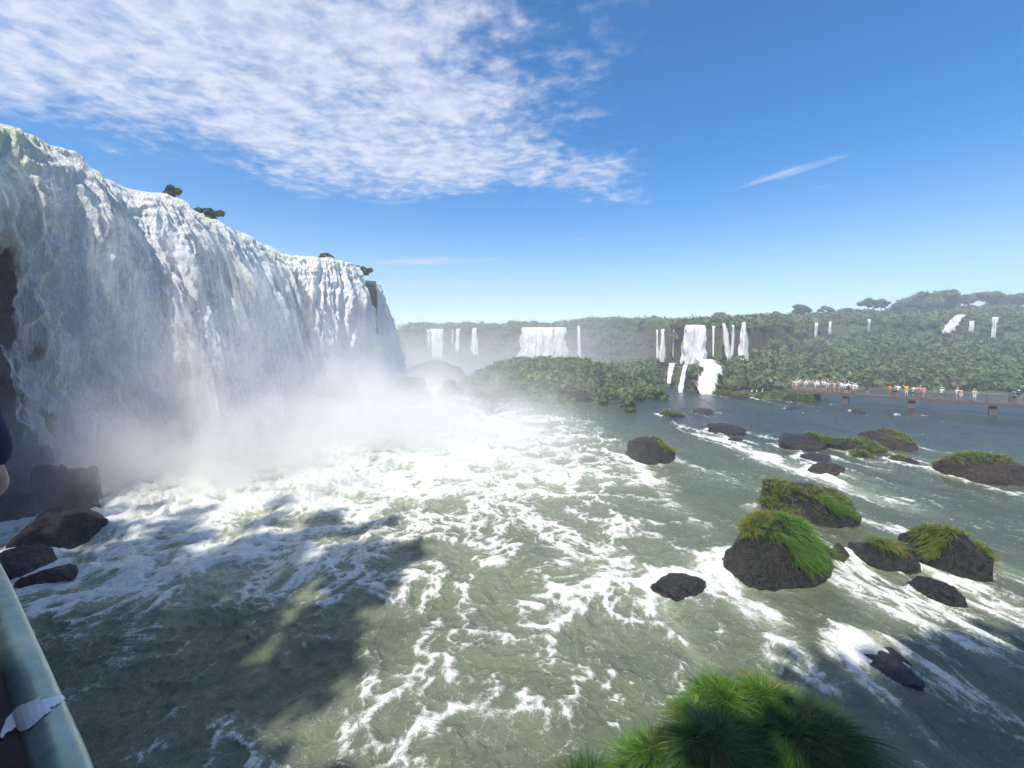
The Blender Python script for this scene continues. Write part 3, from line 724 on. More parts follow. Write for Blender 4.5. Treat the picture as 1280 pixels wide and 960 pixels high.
def bush(name, label, px, base, Y, w, h, seed, mat=None, cat='bush', n=14, leaves=190, stem=True, group=None):
    p = at(px, base, Y=Y); e = empty(name, p); tag(e, label, cat, group)
    rg = np.random.default_rng(seed); cen = []; rad = []
    for i in range(n):
        a = rg.uniform(0, 6.28); q = rg.random()**.6; zz = rg.uniform(.25, .85)
        k = math.sqrt(max(.1, 1-(zz-.3)**2*1.6))
        cen.append((math.cos(a)*q*w*.36*k, math.sin(a)*q*w*.36*k, zz*h)); rad.append(rg.uniform(.2, .33)*min(w, h*1.2)*.75)
    clump_mesh('foliage', cen, rad, leaves, .03*w+.04, mat or M_LEAF2, seed, e, .8)
    if stem:
        m = MB()
        for i in range(3): m.tube([(rg.uniform(-.1,.1), rg.uniform(-.1,.1), -.5), (cen[i][0]*.5, cen[i][1]*.5, h*.3), cen[i]], [.05*w*.5, .03*w*.5, .01*w], 6)
        m.build('stem', M_BARK, e, True)
    return e
for i, a in enumerate([('round bright green bush on the right shore of the misty island', 757, 507, 66.5, 4.2, 2.9),
        ('spreading dark bush left of the round bright bush on the island', 716, 503, 70, 6.0, 3.6),
        ('low drooping bush at the right tip of the misty island', 785, 517, 60, 3.6, 2.2),
        ('rounded dark bush right of the island tip', 798, 505, 72, 4.2, 3.0),
        ('hazy rounded bush behind the big moss covered boulder', 566, 498, 78, 5.5, 3.6),
        ('tall pointed shrub standing before the wide central waterfall', 688, 470, 104, 2.6, 5.0),
        ('dome shaped shrub left of the tall pointed shrub', 650, 472, 104, 4.5, 3.9),
        ('pale green bush on the left shore of the misty island', 622, 502, 74, 4.4, 2.6),
        ('dark mound shaped bush at the island edge nearest the two step waterfall', 822, 502, 74, 4.5, 2.4)]):
    bush('bush', a[0], a[1], a[2], a[3], a[4], a[5], 100+i, group='larger bushes on the misty island')
o = rock('mossy_outcrop', 'hazy mossy outcrop with a rounded top behind the big moss covered boulder', 538, 480, 110, 7.0, .5, 61, M_MOSSROCK, foam=0, sharp=.5)
# bushes on top of the big fall
for i, a in enumerate([('small dark bush sticking up from the lip of the largest fall, leftmost of four', 216, 248, 40.5, 1.9, 1.2),
        ('dark leafy bush pair on the fall lip between the leftmost bush and the far corner', 262, 282, 47.5, 3.4, 1.9),
        ('low dark bush on the lip of the far sunlit part of the fall', 405, 330, 66, 4.2, 1.6),
        ('dark scrub at the top of the rock slit at the far end of the fall', 452, 345, 78, 5.6, 1.8)]):
    bush('bush', a[0], a[1], a[2], a[3], a[4], a[5], 130+i, M_LEAFD, n=9, leaves=150, group='bushes on the lip of the largest fall')

# ------------------------------------------------------------------ skyline trees
def tree(label, px, base, Y, h, w, seed, flat=.35, mat=None, cat='tree', lobes=16):
    p = at(px, base, Y=Y); e = empty('tree', p); tag(e, label, cat, 'trees standing out on the skyline')
    rg = np.random.default_rng(seed); cen = []; rad = []
    m = MB(); m.tube([(0,0,-3), (.1*w*rg.uniform(-1,1)*.3, 0, h*.35), (0,0,h*.62)], [.035*h, .026*h, .016*h], 7)
    for i in range(lobes):
        a = 6.28*i/lobes + rg.uniform(-.3,.3); q = rg.random()**.5
        zr = rg.random(); z = h*(1-.06) - h*flat*zr; q = q*math.sqrt(max(.12, 1-(zr*1.5-.75)**2*1.2)); c = (math.cos(a)*q*w*.42, math.sin(a)*q*w*.42, z); cen.append(c); rad.append(rg.uniform(.10, .21)*w)
        if i % 2 == 0: m.tube([(0,0,h*rg.uniform(.35,.6)), (c[0]*.5, c[1]*.5, h*.62), c], [.014*h, .01*h, .004*h], 5)
    m.build('trunk', M_BARK, e, True)
    clump_mesh('crown', cen, rad, 190, .013*w+.07, mat or M_LEAFD, seed, e, .75)
    return e
TR = [('flat topped double crowned tree alone on the right skyline', 1085, 385, 215, 7.2, 9, .42),
 ('smaller half of the flat topped double tree on the right skyline', 1101, 385, 216, 6.6, 8, .42),
 ('largest broad crowned tree on the right skyline', 1166, 387, 215, 14.0, 24, .6),
 ('tree with small flat crown right of the largest skyline tree', 1211, 386, 225, 10.5, 9, .38),
 ('wide layered tree second right of the largest skyline tree', 1237, 384, 220, 10.5, 14, .35),
 ('spreading tree cut by the right edge of the view', 1272, 386, 215, 11.5, 17, .45),
 ('low rounded tree left of the largest skyline tree', 1134, 388, 212, 8.0, 15, .7),
 ('tall dark rounded tree left of the flat topped double tree', 1034, 394, 205, 8.6, 10, .7),
 ('low wide tree between the tall rounded tree and the flat topped one', 1058, 392, 210, 6.0, 12, .7),
 ('dark flat crowned tree above the bare brown cliff patch', 1001, 394, 205, 7.0, 9, .4),
 ('rounded tree on the ridge above the small twin falls', 974, 397, 200, 6.5, 11, .7),
 ('umbrella shaped tree above the thin fall of the two step waterfall', 906, 402, 180, 5.6, 11, .6),
 ('feathery tree just right of the umbrella shaped tree', 944, 399, 190, 5.4, 9, .6),
 ('low rounded tree directly over the two step waterfall', 862, 406, 170, 4.2, 12, .7),
 ('pointed tree behind the top of the two step waterfall', 901, 398, 195, 6.0, 7, .8),
 ('small tree on the cliff left of the two step waterfall', 827, 405, 170, 3.4, 7, .7),
 ('pair of round crowns above the right end of the wide central fall', 726, 405, 205, 5.2, 8, .6),
 ('hazy tree above the left end of the wide central fall', 641, 407, 230, 5.4, 11, .7),
 ('hazy flat tree above the middle of the wide central fall', 663, 407, 235, 5.4, 12, .5),
 ('faint tree on the hazy left cliff', 623, 408, 230, 4.4, 9, .7),
 ('low tree on the green cliff right of the central fall', 770, 403, 180, 3.6, 12, .8)]
for i, a in enumerate(TR): tree(a[0], a[1], a[2]+(5.5 if a[6] < .45 else 7), a[3], a[4]*(.95 if a[6] < .5 else .85), a[5]*1.05, 200+i, a[6] if a[6] < .4 else a[6]*1.15, M_LEAFD if i % 3 == 0 else M_LEAF)

# ------------------------------------------------------------------ distant waterfalls
def far_fall(label, tl, tr, ty, bl, br, by, Y, Yb=None, dens=.75, seed=1, n=None):
    Yb = Yb or Y; wm = max(tr-tl, br-bl)/F*Y
    nu = max(8, int((max(tr-tl, br-bl))*1.6)); nv = max(14, int((by-ty)*1.3))
    U, V_ = np.meshgrid(np.linspace(0, 1, nu), np.linspace(0, 1, nv), indexing='ij')
    k = V_**.7
    px = (tl+(tr-tl)*U)*(1-k) + (bl+(br-bl)*U)*k; yy = ty+(by-ty)*V_; D = Y*(1-V_)+Yb*V_
    zb = H0-(yy-HY)/F*D
    hz = H0-(ty-HY)/F*Y
    X = (px-640)/F*D
    bul = np.sin(np.pi*np.clip(U,0,1))*min(1.2, wm*.3)
    rel = bul + fbm(X/1.6, zb/9, seed, 3)*1.7*min(1, wm/5) + .25*pn(X/.7, zb/2, seed)*min(1, wm/4)
    D2 = D - rel - .9*sm(0, .2, V_) + 1.5*sm(.06, 0, V_)
    ed = np.minimum(U, 1-U)*2
    sw = .06*wm+.4
    d = dens - .75*sm(.7, 0, ed) + .75*fbm(X/sw, zb/9, seed+2, 3)*(1 if wm < 9 else .8) - .35*sm(.8, 1, V_) + .2*sm(.12, 0, V_)
    P = np.stack([X*D2/D, D2, H0+(zb-H0)], -1)
    P[..., 0] += (U-.5)*wm*.32*fbm(zb/3.5, U*2, seed+5, 3)*sm(0, .15, V_)
    c = P.reshape(-1, 3).mean(0)
    o = mesh_np('waterfall', P.reshape(-1,3)-c, grid_faces(nu, nv), M_FALLFAR, attrs={'dens': d, 'silt': U*0+.15*sm(.1,0,V_)}); o.location = c
    tag(o, label, 'waterfall', 'distant waterfalls on the far cliffs'); return o
FF = [('hazy double waterfall leftmost on the far cliff', 538, 556, 411, 536, 556, 455, 196, None, 1.0),
 ('faint thin veil left of the hazy double waterfall', 532, 539, 412, 531, 538, 445, 197, None, .42),
 ('slim hazy waterfall second from the left on the far cliff', 570, 576, 411, 567, 576, 440, 197, None, .8),
 ('faint hazy thread of water left of the slim hazy waterfall', 564, 568, 412, 563, 567, 432, 197, None, .45),
 ('pointed hazy waterfall widening downward left of the wide central fall', 590, 596, 410, 586, 602, 446, 196, None, .75),
 ('wide bright white waterfall in the centre of the far cliff', 653, 708, 409, 646, 706, 462, 174, None, 1.35),
 ('single thin waterfall just right of the wide central fall', 721, 725, 407, 722, 728, 455, 166, None, .85),
 ('thin thread at the left side of the two step waterfall', 820, 823, 412, 819, 824, 450, 121, None, .7),
 ('narrow fall widening downward left of the two step waterfall', 827, 831, 411, 822, 834, 452, 120.5, None, .95),
 ('faint thread between the narrow fall and the two step waterfall', 841, 843, 412, 840, 843, 450, 118, None, .5),
 ('wide upper step of the two step waterfall', 857, 881, 406, 850, 884, 455, 103, None, 1.3),
 ('thin double thread right of the upper step', 890, 895, 407, 889, 893, 450, 103, None, .55),
 ('forked fall between the upper step and the tallest narrow fall', 902, 907, 404, 903, 917, 451, 103, None, .78),
 ('faint wet thread left of the tallest narrow fall', 913, 919, 406, 911, 919, 449, 103.5, None, .5),
 ('tallest narrow white fall at the right end of the two step group', 928, 932, 402, 921, 937, 451, 104, None, 1.1),
 ('foaming ledge of water joining the upper and lower steps', 866, 890, 449, 872, 912, 459.5, 101, 91.0, .85),
 ('short curved lower fall at the left of the two step group', 835, 846, 454, 832, 840, 479, 94, 90, .95),
 ('slanting lower fall between the curved one and the wide lower step', 855, 860, 456, 845, 855, 492, 90, 84.5, 1.0),
 ('wide slanting lower step of the two step waterfall', 878, 906, 458, 864, 899, 493, 88.5, 82, .88),
 ('small thread fall with a bright head in the bushes left of the walkway end', 941, 943, 464, 937, 941, 493, 96, 85, .75),
 ('short faint thread, middle one left of the walkway end', 945, 947, 477, 945, 947, 492, 92, 85, .6),
 ('short thread nearest the walkway end', 954, 956, 472, 951, 954, 493, 94, 85, .7),
 ('dim twin threads on the green cliff right of the two step group', 1017, 1025, 403, 1016, 1022, 428, 147, None, .48),
 ('bright slim fall on the cliff above the crowded walkway end', 1035, 1041, 402, 1032, 1039, 434, 147, None, .66),
 ('faint wide veil high on the cliff below the flat topped tree', 1082, 1091, 399, 1082, 1089, 418, 150, None, .55),
 ('stepped diagonal cascade high on the right hillside', 1196, 1212, 393, 1171, 1196, 417, 152, 148, .85),
 ('straight bright fall in the middle of the right hillside', 1211, 1220, 401, 1207, 1218, 433, 148, None, .68),
 ('tall faint fall rightmost on the hillside', 1239, 1250, 396, 1234, 1246, 440, 147, None, .68),
 ('small fall in the trees above the left part of the walkway', 1071, 1074, 472, 1065, 1078, 484, 98, 95, .9),
 ('sliver of falling water right of the first walkway pier', 1086, 1089, 474, 1083, 1086, 486, 98, 95, .7),
 ('rounded splash of water in the trees over the middle of the walkway', 1126, 1136, 470, 1118, 1142, 478, 102, 98, .7),
 ('white streak fall behind the walkway people near the third pier', 1199, 1204, 476, 1194, 1203, 500, 94, 80, .85),
 ('leaning thin streak beside the white streak fall behind the walkway', 1211, 1215, 476, 1204, 1208, 492, 93, 84, .7)]
for i, a in enumerate(FF): far_fall(*a[:9], dens=a[9], seed=300+i*3.3)

# ------------------------------------------------------------------ walkway on piers
M_CONC = simple('walkway_concrete', (.11,.09,.078), .85, var=.3, scale=3)
M_STEEL = simple('rail_steel', (.16,.15,.14), .5, .6, scale=6)
WA = Vector((49.5, 73.2, 0)); WD = Vector((18.1, -18.3, 0)); WZ = 1.72
def wpt(t, off=0, z=WZ):
    n = Vector((WD.y, -WD.x, 0)).normalized()   # n points to the camera side
    return WA + WD*t + n*off + Vector((0,0,z))
def walkway():
    e = empty('walkway', wpt(0, 0, 0)); tag(e, 'long narrow concrete walkway on piers crossing the water at the right, crowded with visitors', 'walkway')
    wl = lambda p: p - e.location
    m = MB(); ang = math.atan2(WD.y, WD.x); T1 = 2.6
    L = WD.length*T1; c = wpt(T1/2, 0, WZ-.14)
    m.box(wl(c), (L, 1.9, .22), ang); m.box(wl(wpt(T1/2, -.82, WZ-.36)), (L, .2, .24), ang); m.box(wl(wpt(T1/2, .82, WZ-.36)), (L, .2, .24), ang)
    m.box(wl(wpt(.075, -1.9, WZ-.16)), (5.6, 5.4, .22), ang)
    m.build('deck', M_CONC, e)
    tt = [-.01, .28, .583, .894, 1.2, 1.5, 1.8, 2.1, 2.4]
    for t_ in tt:
        m = MB(); m.box(wl(wpt(t_, 0, .3)), (.75, 1.2, 2.3), ang); m.box(wl(wpt(t_, 0, WZ-.42)), (.95, 1.7, .2), ang); m.build('pier', M_CONC, e)
    m = MB(); m.box(wl(wpt(.1, -3.2, .2)), (1.6, 1.2, 2.6), ang); m.build('pier', M_CONC, e)
    for off in (-.9, .9):
        m = MB(); a = 0.13 if off < 0 else -.03
        for z in (1.08, .8, .52, .24): m.tube([wl(wpt(a, off, WZ+z)), wl(wpt(T1, off, WZ+z))], .022 if z > 1 else .012, 6)
        m.build('handrail', M_STEEL, e)
        k = a
        while k < T1:
            m = MB(); m.box(wl(wpt(k, off, WZ+.54)), (.07, .07, 1.12), ang); k += .075
            m.build('post', M_STEEL, e)
    m = MB()
    for z in (1.08, .66, .3):
        m.tube([wl(wpt(-.032, .9, WZ+z)), wl(wpt(-.032, -4.5, WZ+z)), wl(wpt(.18, -4.5, WZ+z)), wl(wpt(.18, -.9, WZ+z))], .022, 6)
    m.build('handrail', M_STEEL, e)
walkway()

# ------------------------------------------------------------------ people
def blob_mesh(name, caps, voxel, mat, parent=None, smooth_it=2):
    """union of tapered capsules -> one continuous skin by voxel remesh"""
    m = MB()
    for (a, b, ra, rb) in caps:
        a = Vector(a); b = Vector(b); d = (b-a)
        if d.length < 1e-4: d = Vector((0,0,1e-3))
        n = 5; pts = []; rs = []; u = d.normalized()
        for k in range(n+1):
            th = math.pi/2*(1-k/n); pts.append(a - u*ra*math.sin(th)); rs.append(max(ra*math.cos(th), .001))
        for k in range(n+1):
            th = math.pi/2*k/n; pts.append(b + u*rb*math.sin(th)); rs.append(max(rb*math.cos(th), .001))
        m.tube(pts, rs, 12)
    o = m.build(name, mat, None)
    md = o.modifiers.new('r', 'REMESH'); md.mode = 'VOXEL'; md.voxel_size = voxel; md.use_smooth_shade = True
    s = o.modifiers.new('s', 'SMOOTH'); s.iterations = smooth_it; s.factor = .5
    dg = bpy.context.evaluated_depsgraph_get(); dg.update()
    me = bpy.data.meshes.new_from_object(o.evaluated_get(dg)); old = o.data
    me.name = name
    bpy.data.objects.remove(o); bpy.data.meshes.remove(old)
    me.materials.clear(); me.materials.append(mat)
    o = link(bpy.data.objects.new(name, me)); o.parent = parent; return o
SK = [simple('skin_light', (.55,.34,.24), .6, var=.1), simple('skin_tan', (.36,.2,.13), .6, var=.1)]
HAIRM = simple('hair_dark', (.03,.02,.015), .7)
CL = {k: simple('cloth_'+k, v, .9, var=.12) for k, v in {'white': (.78,.77,.74), 'grey': (.35,.35,.36), 'pink': (.6,.28,.26), 'orange': (.75,.22,.05), 'yellow': (.75,.42,.06),
      'black': (.03,.03,.035), 'blue': (.10,.16,.32), 'beige': (.5,.42,.32), 'red': (.5,.1,.08), 'jeans': (.08,.11,.2), 'khaki': (.3,.25,.17)}.items()}
def stick(pose, s=1.0):
    """joints of a standing person facing -Y (local); pose picks the arms"""
    J = dict(hipL=(.095,0,.93), hipR=(-.095,0,.93), knL=(.105,-.02,.50), knR=(-.105,.02,.50), anL=(.11,.02,.08), anR=(-.11,.04,.08),
             toL=(.12,-.14,.035), toR=(-.12,-.12,.035), pel=(0,0,.95), wa=(0,.0,1.10), ch=(0,0,1.30), nk=(0,0,1.47), hd=(0,-.015,1.60), hd2=(0,-.02,1.66),
             shL=(.175,0,1.40), shR=(-.175,0,1.40))
    if pose == 'down': J.update(elL=(.24,.02,1.13), wrL=(.25,-.06,.88), elR=(-.24,.02,1.13), wrR=(-.25,-.04,.88))
    if pose == 'photo': J.update(elL=(.26,-.16,1.20), wrL=(.07,-.36,1.45), elR=(-.26,-.16,1.20), wrR=(-.07,-.36,1.45))
    if pose == 'rail': J.update(elL=(.26,-.10,1.16), wrL=(.20,-.34,1.06), elR=(-.26,-.10,1.16), wrR=(-.20,-.34,1.06))
    if pose == 'wave': J.update(elL=(.30,-.02,1.60), wrL=(.26,-.05,1.86), elR=(-.24,.02,1.13), wrR=(-.25,-.04,.88))
    return {k: Vector(v)*s for k, v in J.items()}
def hand_caps(wr, d, s=1.0, curl=.35):
    d = d.normalized(); a = d.cross(Vector((0,0,1)));
    if a.length < .1: a = Vector((1,0,0))
    a.normalize(); dn = a.cross(d)
    c = [(wr, wr+d*.045*s, .021*s, .024*s)]
    for k, L in zip((-1.5,-.5,.5,1.5), (.062,.078,.072,.055)):
        b0 = wr+d*.06*s+a*k*.014*s; b1 = b0+(d+dn*curl*.5)*L*.5*s; b2 = b1+(d*.7+dn*curl*1.6)*L*.5*s
        c += [(wr+d*.035*s+a*k*.010*s, b0, .012*s, .010*s), (b0, b1, .0095*s, .0085*s), (b1, b2, .0085*s, .007*s)]
    t0 = wr+d*.02*s+a*.024*s; t1 = t0+(d*.6+a*.8)*.035*s; c += [(t0, t1, .012*s, .010*s), (t1, t1+d*.03*s+dn*.01, .010*s, .008*s)]
    return c
def body_caps(J, s=1.0, fine=False):
    c = [(J['pel']-Vector((.05,0,0))*s, J['pel']+Vector((.05,0,0))*s, .115*s, .115*s), (J['pel'], J['wa'], .115*s, .105*s), (J['wa'], J['ch'], .105*s, .12*s),
         (J['ch']-Vector((.07,0,0))*s, J['ch']+Vector((.07,0,0))*s, .11*s, .11*s), (J['shL'], J['shR'], .058*s, .058*s), (J['ch'], J['nk'], .09*s, .052*s), (J['nk'], J['hd'], .05*s, .055*s),
         (J['hd'], J['hd2'], .078*s, .088*s), (J['hd']+Vector((0,-.055,-.045))*s, J['hd']+Vector((0,-.02,.0))*s, .035*s, .06*s), (J['hd']+Vector((0,-.09,.025))*s, J['hd']+Vector((0,-.095,.0))*s, .012*s, .016*s)]
    for q in 'LR':
        c += [(J['hip'+q], J['kn'+q], .088*s, .058*s), (J['kn'+q], (J['kn'+q]*.6+J['an'+q]*.4)+Vector((0,.012,0)), .055*s, .056*s), (J['kn'+q]*.6+J['an'+q]*.4, J['an'+q], .055*s, .036*s), (J['an'+q]-Vector((0,0,.02)), J['to'+q], .04*s, .034*s),
              (J['sh'+q], J['el'+q], .052*s, .041*s), (J['el'+q], (J['el'+q]+J['wr'+q])/2, .041*s, .038*s), ((J['el'+q]+J['wr'+q])/2, J['wr'+q], .038*s, .026*s)]
        d = J['wr'+q]-J['el'+q]
        if fine: c += hand_caps(J['wr'+q], d, s)
        else: c += [(J['wr'+q], J['wr'+q]+d.normalized()*.10*s, .03*s, .022*s)]
    for x in (-1, 1):
        c.append((J['hd']+Vector((x*.085,0,.02))*s, J['hd']+Vector((x*.09,.01,.045))*s, .012*s, .014*s))
    return c
def shirt_caps(J, s=1.0, g=.018, sleeve=.62):
    c = [(J['pel']+Vector((-.05,0,-.02))*s, J['pel']+Vector((.05,0,-.02))*s, .118*s+g, .118*s+g), (J['pel'], J['wa'], .118*s+g, .11*s+g), (J['wa'], J['ch'], .11*s+g, .12*s+g),
         (J['ch']-Vector((.07,0,0))*s, J['ch']+Vector((.07,0,0))*s, .11*s+g, .11*s+g), (J['shL'], J['shR'], .06*s+g, .06*s+g)]
    for q in 'LR': c.append((J['sh'+q], J['sh'+q]*(1-sleeve)+J['el'+q]*sleeve, .06*s+g, .052*s+g))
    return c
def short_caps(J, s=1.0, g=.016, leg=.75):
    c = [(J['pel']-Vector((.06,0,.01))*s, J['pel']+Vector((.06,0,-.01))*s, .115*s+g, .115*s+g)]
    for q in 'LR':
        c.append((J['hip'+q], J['hip'+q]*(1-leg)+J['kn'+q]*leg, .09*s+g, .07*s+g))
        if leg > .99: c.append((J['kn'+q], J['an'+q]+Vector((0,0,.05)), .062*s+g, .05*s+g))
    return c
def hair_caps(J, s=1.0): return [(J['hd2']+Vector((0,.02,.012))*s, J['hd']+Vector((0,.035,.0))*s, .09*s, .075*s)]
def hat_mb(J):
    m = MB(); h = J['hd2']; m.tube([h+Vector((0,0,.015)), h+Vector((0,0,.022))], .16, 14); m.tube([h+Vector((0,0,.02)), h+Vector((0,0,.10)), h+Vector((0,0,.12))], [.098,.088,.05], 14); return m
PROTO = {}
def proto(pose):
    if pose not in PROTO:
        J = stick(pose)
        b = blob_mesh('body', body_caps(J), .028, SK[0], smooth_it=1); s = blob_mesh('shirt', shirt_caps(J), .034, CL['white'], smooth_it=1)
        t_ = blob_mesh('shorts', short_caps(J), .034, CL['grey'], smooth_it=1); h = blob_mesh('hair', hair_caps(J), .03, HAIRM, smooth_it=1)
        hm = hat_mb(J).build('hat', CL['white'], None, True)
        PROTO[pose] = [x.data for x in (b, s, t_, h, hm)]
        for x in (b, s, t_, h, hm): bpy.data.objects.remove(x)
    return PROTO[pose]
def remat(me, mat):
    m = me.copy(); m.materials.clear(); m.materials.append(mat); return m
_cache = {}
def person(label, pos, rz, pose, shirt, pants, hat=None, sk=0, s=1.0, group=None):
    e = empty('person', pos, rz); e.scale = (s,)*3; tag(e, label, 'person', group)
    P = proto(pose)
    parts = [('body', P[0], SK[sk]), ('shirt', P[1], CL[shirt]), ('shorts', P[2], CL[pants]), ('hair', P[3], HAIRM)]
    if hat: parts.append(('hat', P[4], CL[hat]))
    for nm, me, mt in parts:
        key = (pose, nm, mt.name)
        if key not in _cache: _cache[key] = remat(me, mt)
        o = link(bpy.data.objects.new(nm, _cache[key])); o.parent = e
AW = math.atan2(WD.y, WD.x)
WALK = [  # px, off, pose, shirt, pants, hat, label
 (1084, -.3, 'photo', 'black', 'black', None, 'person in dark clothes alone just right of the first walkway pier'),
 (1066, -.2, 'rail', 'white', 'khaki', 'white', 'person in white top and white hat, left of the pair near the first pier'),
 (1071, .5, 'down', 'white', 'pink', None, 'bareheaded person in white top, right of the pair near the first pier'),
 (1112, -.4, 'down', 'orange', 'red', None, 'person in orange red top, leftmost between the first and second pier'),
 (1119, -.2, 'photo', 'grey', 'black', None, 'person in grey top beside the one in orange red'),
 (1123, .4, 'down', 'white', 'jeans', None, 'person in white shirt second right of the orange red one'),
 (1133, .1, 'wave', 'yellow', 'white', None, 'person in bright orange yellow top left of the second pier'),
 (1142, .3, 'photo', 'white', 'black', None, 'person in white top with dark bag directly over the second pier'),
 (1147, -.4, 'down', 'beige', 'beige', 'beige', 'person in beige clothes just right of the second pier'),
 (1151, .2, 'rail', 'pink', 'pink', 'white', 'person in white hat and pink top in the group right of the second pier'),
 (1155, .6, 'down', 'pink', 'beige', None, 'person in pink top rightmost of the group by the second pier'),
 (1177, .3, 'rail', 'white', 'black', 'white', 'person in white shirt leaning on the rail between second and third pier'),
 (1197, .1, 'down', 'white', 'beige', 'white', 'left person in white of the pair before the white streak fall'),
 (1201, .5, 'photo', 'pink', 'white', None, 'right person in pale pink of the pair before the white streak fall'),
 (1218, .2, 'rail', 'beige', 'white', 'beige', 'person in wide beige hat leaning on the rail left of the third pier'),
 (1273, .4, 'down', 'black', 'khaki', 'white', 'rightmost walkway person in dark top with pale hat'),
 (1269, -.3, 'photo', 'blue', 'black', None, 'person in dark blue beside the rightmost walkway visitor')]
def t_of(px):
    k = (px-640)/F; return (k*WA.y-WA.x)/(WD.x-k*WD.y)
for i, a in enumerate(WALK):
    person(a[6], wpt(t_of(a[0]), a[1]), AW + random.uniform(-.5,.5) + (math.pi if random.random() < .5 else 0) , a[2], a[3], a[4], a[5], i % 2, random.uniform(.93, 1.04), 'visitors spread along the walkway')
shirts = ['white','white','white','white','pink','grey','beige','black','blue','red','white','grey']
nm = {'white': 'white', 'pink': 'pink', 'grey': 'grey', 'beige': 'beige', 'black': 'black', 'blue': 'blue', 'red': 'red', 'orange': 'orange', 'yellow': 'yellow'}
for i in range(66):
    sh = shirts[(i*5+i//7) % len(shirts)]
    if i < 34: t_ = .0 + (i % 9)*.021 + random.uniform(-.006,.006); off = -4.1 + (i//9)*1.45 + random.uniform(-.25,.25)
    else: t_ = .19 + (i-34)*.0048 + random.uniform(-.003,.003); off = random.choice([-.55, 0, .5])
    person('person in a %s top in the packed crowd at the far end of the walkway' % nm[sh], wpt(t_, off), random.uniform(0, 6.28), random.choice(['down','photo','rail','photo','wave' if i % 11 == 0 else 'down']), sh,
           random.choice(['jeans','khaki','black','grey','beige']), 'white' if i % 4 == 0 else None, i % 2, random.uniform(.9, 1.05), 'packed crowd at the far end of the walkway')

